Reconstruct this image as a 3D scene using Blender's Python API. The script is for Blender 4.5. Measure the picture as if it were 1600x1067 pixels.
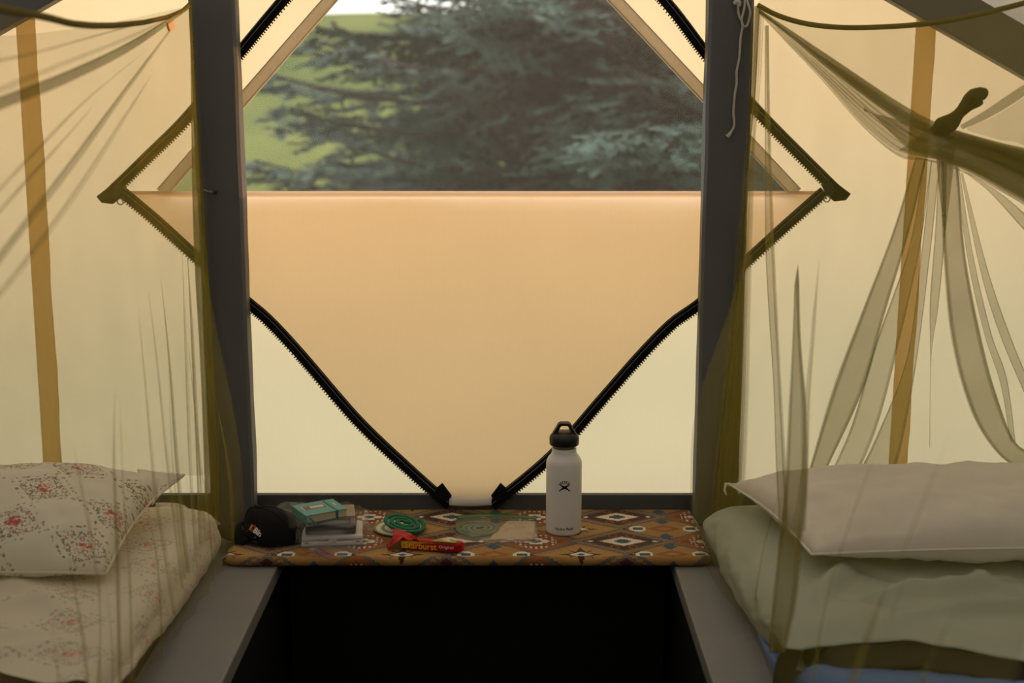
import bpy, bmesh, math, random
import numpy as np
from mathutils import Vector, Matrix, noise as mnoise

random.seed(7)
rng = np.random.default_rng(7)
scene = bpy.context.scene
for o in list(bpy.data.objects):
    bpy.data.objects.remove(o, do_unlink=True)
COL = scene.collection

# ------------------------------------------------------------------ camera
F, CX, CY = 2100.0, 800.0, 533.5
PITCH = math.radians(11.3)
HC = 1.40
cam_d = bpy.data.cameras.new('camera')
cam_d.sensor_width = 36.0
cam_d.lens = F / 1600.0 * 36.0
cam_d.clip_start = 0.05
cam_d.clip_end = 500
cam_d.dof.use_dof = True
cam_d.dof.focus_distance = 2.72
cam_d.dof.aperture_fstop = 2.8
cam = bpy.data.objects.new('camera', cam_d)
cam.location = (0, 0, HC)
cam.rotation_euler = (math.pi / 2 - PITCH, 0, 0)
COL.objects.link(cam)
scene.camera = cam

# ------------------------------------------------------------------ sky, sun, exposure
world = bpy.data.worlds.new('sky')
scene.world = world
world.use_nodes = True
wn = world.node_tree.nodes
wl = world.node_tree.links
wn.clear()
w_out = wn.new('ShaderNodeOutputWorld')
w_bg = wn.new('ShaderNodeBackground')
w_bg.inputs['Color'].default_value = (1.0, 0.965, 0.90, 1)
w_bg.inputs['Strength'].default_value = 2.2
wl.new(w_bg.outputs[0], w_out.inputs[0])

sun_d = bpy.data.lights.new('sun', 'SUN')
sun_d.energy = 3.6
sun_d.color = (1.0, 0.47, 0.13)
sun_d.angle = math.radians(1.6)
sun = bpy.data.objects.new('sun', sun_d)
sdir = Vector((-1.9, -1.0, -0.15)).normalized()
sun.rotation_euler = sdir.to_track_quat('-Z', 'Y').to_euler()
sun.location = (8, 5, 3)
COL.objects.link(sun)

scene.view_settings.view_transform = 'Standard'
scene.view_settings.look = 'None'
scene.view_settings.exposure = 0.0
scene.view_settings.gamma = 1.0
scene.view_settings.use_curve_mapping = False
cy = scene.cycles
cy.use_denoising = True
cy.max_bounces = 12
cy.diffuse_bounces = 7
cy.transmission_bounces = 8
cy.transparent_max_bounces = 40
cy.caustics_reflective = False
cy.caustics_refractive = False
cy.sample_clamp_indirect = 6.0

# ------------------------------------------------------------------ projection helpers (photo pixel + known plane -> world)
_cp, _sp = math.cos(PITCH), math.sin(PITCH)


def ray(x, y):
    a = (x - CX) / F
    b = -(y - CY) / F
    return Vector((a, _cp + b * _sp, -_sp + b * _cp))


def PY(x, y, Y):
    d = ray(x, y)
    t = Y / d.y
    return Vector((d.x * t, Y, HC + d.z * t))


def PX(x, y, X):
    d = ray(x, y)
    t = X / d.x
    return Vector((X, d.y * t, HC + d.z * t))


def PZ(x, y, z):
    d = ray(x, y)
    t = (z - HC) / d.z
    return Vector((d.x * t, d.y * t, z))


def nz(x, y=0.0, z=0.0):
    return mnoise.noise(Vector((x, y, z)))


def lerp(a, b, t):
    return a + (b - a) * t


def smooth(t):
    t = max(0.0, min(1.0, t))
    return t * t * (3 - 2 * t)


def pl(pts, t):
    """piecewise linear y(x) through pts"""
    if t <= pts[0][0]:
        return pts[0][1]
    for (a, b), (c, d) in zip(pts, pts[1:]):
        if t <= c:
            return b + (d - b) * (t - a) / (c - a)
    return pts[-1][1]


# ------------------------------------------------------------------ node helpers
class E:
    """a value socket with operators that build math nodes"""
    def __init__(s, nt, sock):
        s.nt = nt
        s.k = sock

    def _m(s, op, *o, clamp=False):
        n = s.nt.nodes.new('ShaderNodeMath')
        n.operation = op
        n.use_clamp = clamp
        for i, v in enumerate((s,) + o):
            if isinstance(v, E):
                s.nt.links.new(v.k, n.inputs[i])
            else:
                n.inputs[i].default_value = v
        return E(s.nt, n.outputs[0])

    def __add__(s, o): return s._m('ADD', o)
    __radd__ = __add__
    def __sub__(s, o): return s._m('SUBTRACT', o)
    def __rsub__(s, o): return (s * -1.0) + o
    def __mul__(s, o): return s._m('MULTIPLY', o)
    __rmul__ = __mul__
    def __truediv__(s, o): return s._m('DIVIDE', o)
    def lt(s, o): return s._m('LESS_THAN', o)
    def gt(s, o): return s._m('GREATER_THAN', o)
    def abs(s): return s._m('ABSOLUTE')
    def floor(s): return s._m('FLOOR')
    def fract(s): return s._m('FRACT')
    def sin(s): return s._m('SINE')
    def sqrt(s): return s._m('SQRT')
    def min(s, o): return s._m('MINIMUM', o)
    def max(s, o): return s._m('MAXIMUM', o)
    def pow(s, o): return s._m('POWER', o)


MATS = {}


def newmat(name):
    m = bpy.data.materials.new(name)
    m.use_nodes = True
    m.node_tree.nodes.clear()
    out = m.node_tree.nodes.new('ShaderNodeOutputMaterial')
    MATS[name] = m
    return m, m.node_tree, out


def c4(c):
    return (c[0], c[1], c[2], 1.0)


def mixc(nt, fac, a, b, blend='MIX'):
    n = nt.nodes.new('ShaderNodeMixRGB')
    n.blend_type = blend
    for i, v in enumerate((fac, a, b)):
        if isinstance(v, E):
            nt.links.new(v.k, n.inputs[i])
        elif hasattr(v, 'is_output'):
            nt.links.new(v, n.inputs[i])
        elif i == 0:
            n.inputs[0].default_value = v
        else:
            n.inputs[i].default_value = c4(v)
    return n.outputs[0]


def tex_noise(nt, vec, scale, detail=3.0, rough=0.5):
    n = nt.nodes.new('ShaderNodeTexNoise')
    n.inputs['Scale'].default_value = scale
    n.inputs['Detail'].default_value = detail
    n.inputs['Roughness'].default_value = rough
    if vec is not None:
        nt.links.new(vec, n.inputs['Vector'])
    return E(nt, n.outputs['Fac'])


def mapping(nt, vec, scale=(1, 1, 1), rot=(0, 0, 0), loc=(0, 0, 0)):
    n = nt.nodes.new('ShaderNodeMapping')
    n.inputs['Scale'].default_value = scale
    n.inputs['Rotation'].default_value = rot
    n.inputs['Location'].default_value = loc
    nt.links.new(vec, n.inputs['Vector'])
    return n.outputs[0]


def coord(nt, which='Object'):
    n = nt.nodes.new('ShaderNodeTexCoord')
    return n.outputs[which]


def bump(nt, height, strength=0.3, dist=0.002):
    n = nt.nodes.new('ShaderNodeBump')
    n.inputs['Strength'].default_value = strength
    n.inputs['Distance'].default_value = dist
    nt.links.new(height.k, n.inputs['Height'])
    return n.outputs[0]


def principled(nt, out, col, rough=0.6, spec=0.3, metal=0.0, normal=None, sheen=0.0, trans=0.0, alpha=None, coat=0.0):
    p = nt.nodes.new('ShaderNodeBsdfPrincipled')
    if hasattr(col, 'is_output'):
        nt.links.new(col, p.inputs['Base Color'])
    else:
        p.inputs['Base Color'].default_value = c4(col)
    p.inputs['Roughness'].default_value = rough
    p.inputs['Specular IOR Level'].default_value = spec
    p.inputs['Metallic'].default_value = metal
    p.inputs['Sheen Weight'].default_value = sheen
    p.inputs['Coat Weight'].default_value = coat
    if normal is not None:
        nt.links.new(normal, p.inputs['Normal'])
    nt.links.new(p.outputs[0], out.inputs[0])
    return p


def simple(name, col, rough=0.6, spec=0.3, metal=0.0, var=0.12, nscale=30.0, bstr=0.15, bdist=0.001, sheen=0.0, coat=0.0):
    """plain coloured material with a little procedural mottling and relief"""
    m, nt, out = newmat(name)
    v = coord(nt)
    n = tex_noise(nt, v, nscale, 4.0)
    dark = tuple(c * (1 - var) for c in col)
    lite = tuple(min(1.0, c * (1 + var)) for c in col)
    c = mixc(nt, n, dark, lite)
    b = bump(nt, tex_noise(nt, v, nscale * 6, 3.0), bstr, bdist)
    principled(nt, out, c, rough, spec, metal, b, sheen=sheen, coat=coat)
    return m


def translucent_cloth(name, col, tcol, tfac, nscale=3.0, var=0.06, weave=900.0):
    m, nt, out = newmat(name)
    v = coord(nt)
    n1 = tex_noise(nt, v, nscale, 5.0, 0.6)
    w = tex_noise(nt, mapping(nt, v, (1, 1, 0.12)), weave * 0.25, 2.0)
    mott = mixc(nt, n1, tuple(1 - var for _ in range(3)), (1.0, 1.0, 1.0))
    mott = mixc(nt, 1.0, mott, mixc(nt, w, (0.97, 0.97, 0.97), (1.0, 1.0, 1.0)), 'MULTIPLY')
    d = nt.nodes.new('ShaderNodeBsdfDiffuse')
    t = nt.nodes.new('ShaderNodeBsdfTranslucent')
    nt.links.new(mixc(nt, 1.0, mott, col, 'MULTIPLY'), d.inputs['Color'])
    nt.links.new(mixc(nt, 1.0, mott, tcol, 'MULTIPLY'), t.inputs['Color'])
    bn = bump(nt, tex_noise(nt, v, 7.0, 4.0, 0.6), 0.25, 0.02)
    nt.links.new(bn, d.inputs['Normal'])
    mx = nt.nodes.new('ShaderNodeMixShader')
    mx.inputs[0].default_value = tfac
    nt.links.new(d.outputs[0], mx.inputs[1])
    nt.links.new(t.outputs[0], mx.inputs[2])
    nt.links.new(mx.outputs[0], out.inputs[0])
    return m


def see_through(name, col, cover, gloss=0.0, rough=0.2, tl=0.5):
    """open mesh or clear film: part of the light passes straight through"""
    m, nt, out = newmat(name)
    tr = nt.nodes.new('ShaderNodeBsdfTransparent')
    d = nt.nodes.new('ShaderNodeBsdfDiffuse')
    t = nt.nodes.new('ShaderNodeBsdfTranslucent')
    d.inputs['Color'].default_value = c4(col)
    t.inputs['Color'].default_value = c4(col)
    a = nt.nodes.new('ShaderNodeMixShader')
    a.inputs[0].default_value = tl
    nt.links.new(d.outputs[0], a.inputs[1])
    nt.links.new(t.outputs[0], a.inputs[2])
    b = nt.nodes.new('ShaderNodeMixShader')
    n = tex_noise(nt, coord(nt), 5.0, 3.0)
    fac = (n - 0.5) * (cover * 0.5) + cover
    nt.links.new(fac.k, b.inputs[0])
    nt.links.new(tr.outputs[0], b.inputs[1])
    nt.links.new(a.outputs[0], b.inputs[2])
    last = b.outputs[0]
    if gloss > 0:
        g = nt.nodes.new('ShaderNodeBsdfGlossy')
        g.inputs['Roughness'].default_value = rough
        c = nt.nodes.new('ShaderNodeMixShader')
        c.inputs[0].default_value = gloss
        nt.links.new(last, c.inputs[1])
        nt.links.new(g.outputs[0], c.inputs[2])
        last = c.outputs[0]
    nt.links.new(last, out.inputs[0])
    return m


# ------------------------------------------------------------------ materials
M = {}
M['canvas'] = translucent_cloth('canvas', (0.88, 0.80, 0.62), (0.98, 0.845, 0.585), 0.67)
M['flap'] = translucent_cloth('flap_canvas', (0.95, 0.80, 0.62), (1.0, 0.815, 0.645), 0.78)
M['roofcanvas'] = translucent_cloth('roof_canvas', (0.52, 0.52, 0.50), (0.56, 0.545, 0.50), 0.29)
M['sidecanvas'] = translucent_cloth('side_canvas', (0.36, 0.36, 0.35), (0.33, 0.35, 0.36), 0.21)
M['vinyl'] = see_through('clear_vinyl', (0.80, 0.77, 0.72), 0.075, 0.02, 0.25, 0.6)
M['webbing'] = translucent_cloth('grey_webbing', (0.80, 0.76, 0.70), (0.84, 0.78, 0.70), 0.7, 60.0, 0.15)
M['net'] = see_through('olive_net', (0.35, 0.295, 0.065), 0.25, tl=0.5)
M['netdense'] = see_through('olive_net_bunched', (0.29, 0.245, 0.050), 0.66, tl=0.4)
M['hem'] = simple('olive_hem_tape', (0.16, 0.125, 0.03), 0.9, 0.1)
M['bag'] = see_through('clear_plastic', (0.80, 0.80, 0.81), 0.11, 0.08, 0.16, 0.3)
M['black_tape'] = simple('black_zip_tape', (0.006, 0.006, 0.006), 0.8, 0.15)
M['teeth'] = simple('black_zip_teeth', (0.008, 0.008, 0.009), 0.4, 0.4)
M['stitch'] = simple('pale_stitching', (0.30, 0.28, 0.24), 0.8)
M['metal'] = simple('worn_metal', (0.35, 0.33, 0.30), 0.4, 0.5, 0.8)


def paint(name, base, scratch, amt=0.62):
    m, nt, out = newmat(name)
    v = coord(nt)
    g = tex_noise(nt, mapping(nt, v, (14, 14, 1.6)), 6.0, 5.0, 0.6)
    big = tex_noise(nt, v, 5.0, 3.0)
    chips = tex_noise(nt, v, 26.0, 6.0, 0.7)
    col = mixc(nt, big, tuple(c * 0.82 for c in base), tuple(c * 1.15 for c in base))
    mask = (chips - amt) * 14.0
    mask = mask.max(0.0).min(1.0)
    col = mixc(nt, mask, col, scratch)
    h = g * 0.7 + chips * 0.5
    principled(nt, out, col, 0.55, 0.35, 0, bump(nt, h, 0.35, 0.003))
    return m


M['paint'] = paint('grey_frame_paint', (0.115, 0.115, 0.118), (0.05, 0.047, 0.044), 0.70)
M['paint_sill'] = paint('dark_sill_paint', (0.075, 0.082, 0.088), (0.16, 0.15, 0.13), 0.72)
M['deckpaint'] = paint('grey_deck_paint', (0.185, 0.18, 0.175), (0.09, 0.085, 0.08), 0.66)
M['black_shade'] = simple('black_board_and_shade', (0.008, 0.008, 0.008), 0.85, 0.1)  # black paint on the platform sides; under the bench it stands for shade
M['darkfloor'] = simple('dark_floor_boards', (0.012, 0.011, 0.010), 0.9, 0.1)  # floor colour set near black to carry the deep shade under the bench


def wood(name, a, b):
    m, nt, out = newmat(name)
    v = coord(nt)
    g = tex_noise(nt, mapping(nt, v, (22, 22, 0.9)), 5.0, 4.0, 0.6)
    fine = tex_noise(nt, mapping(nt, v, (160, 160, 2.0)), 5.0, 2.0)
    col = mixc(nt, g, a, b)
    col = mixc(nt, (fine * 0.25), col, tuple(x * 0.6 for x in a))
    principled(nt, out, col, 0.6, 0.25, 0, bump(nt, g, 0.2, 0.001))
    return m


def thin_pine():
    m, nt, out = newmat('thin_pine_lath')
    v = coord(nt)
    g = tex_noise(nt, mapping(nt, v, (22, 22, 0.9)), 5.0, 4.0, 0.6)
    fine = tex_noise(nt, mapping(nt, v, (160, 160, 2.0)), 5.0, 2.0)
    col = mixc(nt, g, (0.88, 0.72, 0.46), (0.95, 0.82, 0.57))
    col = mixc(nt, fine * 0.22, col, (0.5, 0.3, 0.1))
    d = nt.nodes.new('ShaderNodeBsdfDiffuse')
    t = nt.nodes.new('ShaderNodeBsdfTranslucent')
    nt.links.new(col, d.inputs[0])
    nt.links.new(col, t.inputs[0])
    mx = nt.nodes.new('ShaderNodeMixShader')
    mx.inputs[0].default_value = 0.68  # translucency set strong for wood so the backlit stud glows
    nt.links.new(d.outputs[0], mx.inputs[1])
    nt.links.new(t.outputs[0], mx.inputs[2])
    nt.links.new(mx.outputs[0], out.inputs[0])
    return m


M['pine'] = thin_pine()


def bench_fabric():
    m, nt, out = newmat('woven_blanket_print')
    uv = nt.nodes.new('ShaderNodeUVMap').outputs[0]
    sep = nt.nodes.new('ShaderNodeSeparateXYZ')
    nt.links.new(uv, sep.inputs[0])
    Q = 0.0026
    u = (E(nt, sep.outputs[0]) / Q).floor() * Q
    v = (E(nt, sep.outputs[1]) / Q).floor() * Q
    Pu, Pv = 0.352, 0.152

    def cell(cu, cv):
        x = (((u - cu) / Pu + 0.5).fract() - 0.5) * Pu
        y = (((v - cv) / Pv + 0.5).fract() - 0.5) * Pv
        return x.abs(), y.abs()

    RUST = (0.24, 0.075, 0.020)
    ORANGE = (0.33, 0.115, 0.028)
    TAN = (0.42, 0.225, 0.07)
    GOLD = (0.47, 0.27, 0.085)
    DARK = (0.075, 0.024, 0.016)
    GREY = (0.15, 0.125, 0.10)
    TEAL = (0.05, 0.10, 0.14)
    CREAM = (0.85, 0.78, 0.66)
    c = mixc(nt, 0.0, RUST, RUST)
    # zigzag field between the diamonds
    zz = ((u / 0.022).fract() - 0.5).abs() * 0.03
    st = ((v + zz) / 0.0304).fract()
    c = mixc(nt, st.lt(0.30), c, DARK)
    c = mixc(nt, st.gt(0.80), c, TAN)
    # D: tan diamond with eight-point star
    x, y = cell(-0.088, Pv * 0.5)
    d = x / 0.094 + y / 0.062
    c = mixc(nt, d.lt(1.12), c, DARK)
    c = mixc(nt, d.lt(1.02), c, TAN)
    c = mixc(nt, (x / 0.094 + y / 0.062).lt(0.80) , c, GOLD)
    star = (x / 0.045 + y / 0.012).min(x / 0.014 + y / 0.040).min((x - y).abs() / 0.008 + (x + y) / 0.05)
    c = mixc(nt, star.lt(1.0), c, DARK)
    c = mixc(nt, (x / 0.024 + y / 0.015).lt(1.0), c, CREAM)
    c = mixc(nt, (x / 0.010 + y / 0.007).lt(1.0), c, TEAL)
    # C: tan hexagon with white brackets and blue wedges
    x, y = cell(0.092, Pv * 0.5)
    hexm = (x / 0.062).max(x / 0.10 + y / 0.062)
    c = mixc(nt, hexm.lt(1.10), c, DARK)
    c = mixc(nt, hexm.lt(1.0), c, TAN)
    c = mixc(nt, (x / 0.016 + ((y - 0.045).abs()) / 0.018).lt(1.0), c, TEAL)
    c = mixc(nt, (x / 0.036 + y / 0.022).lt(1.0), c, ORANGE)
    c = mixc(nt, (x / 0.018 + y / 0.010).lt(1.0), c, TAN)
    bx = (x - 0.055).abs()
    c = mixc(nt, (bx / 0.017).max(y / 0.017).lt(1.0) * (bx + y).lt(0.024), c, CREAM)
    c = mixc(nt, (bx / 0.010).max(y / 0.008).lt(1.0), c, TEAL)
    # B: rust diamond with dots and a stepped white cross
    x, y = cell(0.176, 0.0)
    d = x / 0.086 + y / 0.064
    c = mixc(nt, d.lt(1.14), c, GREY)
    c = mixc(nt, d.lt(1.0), c, ORANGE)
    c = mixc(nt, d.lt(0.72), c, RUST)
    ring = ((x * x) / (0.036 ** 2) + (y * y) / (0.036 ** 2)).sqrt()
    dots = ((u / 0.0104).fract().lt(0.5)) * ((v / 0.0104).fract().lt(0.5))
    c = mixc(nt, (ring - 1.0).abs().lt(0.17) * dots, c, CREAM)
    cross = (x / 0.024).max(y / 0.008).min((x / 0.013).max(y / 0.018)).min(x / 0.036 + y / 0.010)
    c = mixc(nt, cross.lt(1.0), c, CREAM)
    c = mixc(nt, (x / 0.014 + y / 0.011).lt(1.0), c, TEAL)
    # A: brown diamond with zigzag rim, cream lozenge and dark cross
    x, y = cell(0.0, 0.0)
    d = x / 0.100 + y / 0.066
    teeth = ((x / 0.0104).fract()).lt(0.5) * 0.06
    c = mixc(nt, d.lt(1.16), c, GREY)
    c = mixc(nt, (d + teeth).lt(1.05), c, TAN)
    c = mixc(nt, (d + teeth).lt(0.97), c, GREY)
    c = mixc(nt, d.lt(0.80), c, DARK)
    sx = (x - 0.018)
    sy = (y - 0.034)
    rr = (sx * sx + sy * sy).sqrt()
    c = mixc(nt, (rr - 0.008).abs().lt(0.0018), c, ORANGE)
    c = mixc(nt, (x / 0.050 + y / 0.029).lt(1.0), c, GOLD)
    c = mixc(nt, (x / 0.046 + y / 0.026).lt(1.0), c, CREAM)
    cross = (x / 0.018).max(y / 0.005).min((x / 0.006).max(y / 0.013)).min((x / 0.011).max(y / 0.009))
    c = mixc(nt, cross.lt(1.0), c, TEAL)
    c = mixc(nt, ((x - 0.066).abs() / 0.007 + y / 0.006).lt(1.0), c, CREAM)
    n = tex_noise(nt, coord(nt), 700.0, 2.0)
    c = mixc(nt, n * 0.35, c, (0.05, 0.03, 0.02))
    principled(nt, out, c, 0.85, 0.12, 0, bump(nt, n, 0.4, 0.0012), sheen=0.1)
    return m


M['bench'] = bench_fabric()


def floral(name, ground, cellsize, strength):
    m, nt, out = newmat(name)
    uv = nt.nodes.new('ShaderNodeUVMap').outputs[0]
    sep = nt.nodes.new('ShaderNodeSeparateXYZ')
    wob = nt.nodes.new('ShaderNodeTexNoise')
    wob.inputs['Scale'].default_value = 60.0
    nt.links.new(uv, wob.inputs['Vector'])
    nt.links.new(uv, sep.inputs[0])
    u = E(nt, sep.outputs[0])
    v = E(nt, sep.outputs[1])
    P = cellsize
    x = (((u / P) + 0.5).fract() - 0.5).abs() * P
    y = (((v / (P * 0.8)) + 0.5).fract() - 0.5).abs() * (P * 0.8)
    d = x / (P * 0.5) + y / (P * 0.4)          # 0 centre, 1 lattice line

    def voro(scale):
        n = nt.nodes.new('ShaderNodeTexVoronoi')
        n.inputs['Randomness'].default_value = 0.85
        n.inputs['Scale'].default_value = scale
        nt.links.new(uv, n.inputs['Vector'])
        s2 = nt.nodes.new('ShaderNodeSeparateXYZ')
        nt.links.new(n.outputs['Color'], s2.inputs[0])
        return E(nt, n.outputs['Distance']), E(nt, s2.outputs[0]), E(nt, s2.outputs[1])

    PINK = (0.62, 0.17, 0.17)
    RED = (0.50, 0.09, 0.10)
    GREEN = (0.20, 0.24, 0.12)
    BROWN = (0.26, 0.17, 0.11)
    BLUE = (0.17, 0.20, 0.34)
    v1, r1, r1b = voro(230.0)
    v2, r2, r2b = voro(105.0)
    c = mixc(nt, 0.0, ground, ground)
    # twined leaf border
    wv = E(nt, wob.outputs['Fac'])
    band = ((d - 0.66) + (wv - 0.5) * 0.15).abs().lt(0.13)
    leafc = mixc(nt, r1.gt(0.72), mixc(nt, r1.gt(0.35), BROWN, GREEN), mixc(nt, r1b.gt(0.5), PINK, BLUE))
    c = mixc(nt, band * v1.lt(0.50) * strength, c, leafc)
    # line of single buds
    line = (d - 1.0).abs().lt(0.07)
    c = mixc(nt, line * v2.lt(0.40) * (strength * 0.9), c, BROWN)
    # rose bouquet in the middle
    x2 = x / 1.25
    rad = (x2 * x2 + y * y).sqrt()
    bq = (rad + (wv - 0.5) * 0.018).lt(P * 0.17)
    rose = mixc(nt, r2.gt(0.55), PINK, RED)
    edge = rad.gt(P * 0.085)
    rose = mixc(nt, edge, rose, mixc(nt, r1.gt(0.6), GREEN, mixc(nt, r1b.gt(0.6), PINK, BLUE)))
    c = mixc(nt, bq * (v1.lt(0.45)) * strength, c, rose)
    c = mixc(nt, rad.lt(P * 0.085) * v2.lt(0.55) * strength, c, mixc(nt, r2.gt(0.5), PINK, RED))
    n = tex_noise(nt, coord(nt), 500.0, 2.0)
    principled(nt, out, c, 0.85, 0.15, 0, bump(nt, n, 0.2, 0.0006), sheen=0.15)
    return m


M['floral_pillow'] = floral('floral_pillowcase', (0.80, 0.75, 0.65), 0.150, 1.0)
M['floral_sheet'] = floral('floral_sheet', (0.74, 0.68, 0.56), 0.150, 0.62)
M['white_pillow'] = simple('white_cotton', (0.80, 0.755, 0.70), 0.85, 0.15, var=0.04, nscale=8, sheen=0.15)
M['piping'] = simple('white_piping', (0.84, 0.80, 0.74), 0.8, 0.15, var=0.03)
M['sage'] = simple('sage_nylon', (0.40, 0.44, 0.37), 0.6, 0.3, var=0.06, nscale=6)
M['sage_dark'] = simple('olive_mattress_cover', (0.12, 0.115, 0.075), 0.8, 0.15)
M['blue'] = simple('blue_nylon', (0.055, 0.155, 0.42), 0.5, 0.35, var=0.1, nscale=8)
M['blackbind'] = simple('black_binding', (0.012, 0.011, 0.010), 0.7, 0.2)
M['maroon'] = simple('maroon_mattress', (0.16, 0.075, 0.075), 0.85, 0.12, var=0.15)
M['grey_mat'] = simple('dark_grey_mattress_side', (0.05, 0.055, 0.05), 0.85, 0.12)


# ------------------------------------------------------------------ object helpers
def tag(o, label=None, cat=None, group=None, kind=None):
    if label: o['label'] = label
    if cat: o['category'] = cat
    if group: o['group'] = group
    if kind: o['kind'] = kind
    return o


def empty(name, loc=(0, 0, 0)):
    o = bpy.data.objects.new(name, None)
    o.location = loc
    o.empty_display_size = 0.05
    COL.objects.link(o)
    return o


def add_parent(o, parent):
    if parent is None:
        return
    o.parent = parent
    def world_of(p):
        if p.parent is None:
            return p.matrix_basis.copy()
        return world_of(p.parent) @ p.matrix_parent_inverse @ p.matrix_basis
    o.matrix_parent_inverse = world_of(parent).inverted()


def mesh(name, verts, faces, mat, parent=None, smooth_=True, uv=None, mods=True):
    me = bpy.data.meshes.new(name)
    me.from_pydata([tuple(v) for v in verts], [], faces)
    if uv is not None:
        l = me.uv_layers.new(name='UVMap')
        idx = np.empty(len(me.loops), dtype=np.int32)
        me.loops.foreach_get('vertex_index', idx)
        uva = np.asarray(uv, dtype=np.float32)[idx]
        l.data.foreach_set('uv', uva.ravel())
    if smooth_:
        me.polygons.foreach_set('use_smooth', [True] * len(me.polygons))
    me.update()
    if isinstance(mat, str):
        mat = M[mat]
    me.materials.append(mat)
    o = bpy.data.objects.new(name, me)
    COL.objects.link(o)
    add_parent(o, parent)
    return o


def grid_vf(func, nu, nv, closed_u=False):
    verts, faces = [], []
    for j in range(nv + 1):
        for i in range(nu + (0 if closed_u else 1)):
            verts.append(tuple(func(i / nu, j / nv)))
    w = nu if closed_u else nu + 1
    for j in range(nv):
        for i in range(nu):
            a = j * w + i
            b = j * w + (i + 1) % w
            faces.append((a, b, b + w, a + w))
    return verts, faces


def grid(name, func, nu, nv, mat, parent=None, uvf=None, thick=0.0):
    verts, faces = grid_vf(func, nu, nv)
    uv = None
    if uvf:
        uv = [uvf(i / nu, j / nv) for j in range(nv + 1) for i in range(nu + 1)]
    o = mesh(name, verts, faces, mat, parent, True, uv)
    if thick:
        s = o.modifiers.new('thickness', 'SOLIDIFY')
        s.thickness = thick
        s.offset = 0
    return o


def bevel(o, w=0.004, seg=2):
    b = o.modifiers.new('bevel', 'BEVEL')
    b.width = w
    b.segments = seg
    b.limit_method = 'ANGLE'
    b.angle_limit = math.radians(40)
    return o


def hexa(name, corners, mat, parent=None, bw=0.003):
    """box from 8 corners: bottom 4 (ccw) then top 4"""
    f = [(3, 2, 1, 0), (4, 5, 6, 7), (0, 1, 5, 4), (1, 2, 6, 5), (2, 3, 7, 6), (3, 0, 4, 7)]
    o = mesh(name, corners, f, mat, parent, False)
    if bw:
        bevel(o, bw)
    return o


def box(name, x0, x1, y0, y1, z0, z1, mat, parent=None, bw=0.003):
    return hexa(name, [(x0, y0, z0), (x1, y0, z0), (x1, y1, z0), (x0, y1, z0),
                       (x0, y0, z1), (x1, y0, z1), (x1, y1, z1), (x0, y1, z1)], mat, parent, bw)


def catmull(pts, n):
    pts = [Vector(p) for p in pts]
    if len(pts) == 2:
        return [pts[0].lerp(pts[1], i / n) for i in range(n + 1)]
    P = [pts[0] * 2 - pts[1]] + pts + [pts[-1] * 2 - pts[-2]]
    L = [0.0]
    for a, b in zip(pts, pts[1:]):
        L.append(L[-1] + max(1e-9, (b - a).length))
    res = []
    for k in range(n + 1):
        s = L[-1] * k / n
        i = 0
        while i < len(pts) - 2 and s > L[i + 1]:
            i += 1
        t = (s - L[i]) / (L[i + 1] - L[i])
        p0, p1, p2, p3 = P[i], P[i + 1], P[i + 2], P[i + 3]
        res.append(0.5 * ((2 * p1) + (p2 - p0) * t + (2 * p0 - 5 * p1 + 4 * p2 - p3) * t * t
                          + (3 * p1 - p0 - 3 * p2 + p3) * t * t * t))
    return res


def tube_vf(path, rad, n=8, cap=True, flat=1.0, up=None):
    path = [Vector(p) for p in path]
    verts, faces = [], []
    prev = None
    for k, p in enumerate(path):
        a = path[max(0, k - 1)]
        b = path[min(len(path) - 1, k + 1)]
        t = (b - a).normalized()
        if up is not None:
            nrm = Vector(up)
        elif prev is None:
            nrm = Vector((0, 0, 1)) if abs(t.z) < 0.9 else Vector((0, 1, 0))
        else:
            nrm = prev
        nrm = (nrm - t * nrm.dot(t)).normalized()
        prev = nrm
        bi = t.cross(nrm)
        r = rad(k / (len(path) - 1)) if callable(rad) else rad
        for i in range(n):
            an = 2 * math.pi * i / n
            verts.append(p + bi * (math.cos(an) * r) + nrm * (math.sin(an) * r * flat))
    m = len(path)
    for k in range(m - 1):
        for i in range(n):
            a = k * n + i
            b = k * n + (i + 1) % n
            faces.append((a, b, b + n, a + n))
    if cap:
        faces.append(tuple(reversed(range(n))))
        faces.append(tuple(range((m - 1) * n, m * n)))
    return verts, faces


def tube(name, path, rad, mat, parent=None, n=8, flat=1.0, up=None):
    v, f = tube_vf(path, rad, n, True, flat, up)
    return mesh(name, v, f, mat, parent)


def lathe(name, prof, mat, parent=None, n=40, center=(0, 0, 0)):
    verts, faces = [], []
    cx, cyy, cz = center
    for (r, z) in prof:
        for i in range(n):
            a = 2 * math.pi * i / n
            verts.append((cx + r * math.cos(a), cyy + r * math.sin(a), cz + z))
    for k in range(len(prof) - 1):
        for i in range(n):
            a = k * n + i
            b = k * n + (i + 1) % n
            faces.append((a, b, b + n, a + n))
    faces.append(tuple(reversed(range(n))))
    faces.append(tuple(range((len(prof) - 1) * n, len(prof) * n)))
    return mesh(name, verts, faces, mat, parent)


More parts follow.
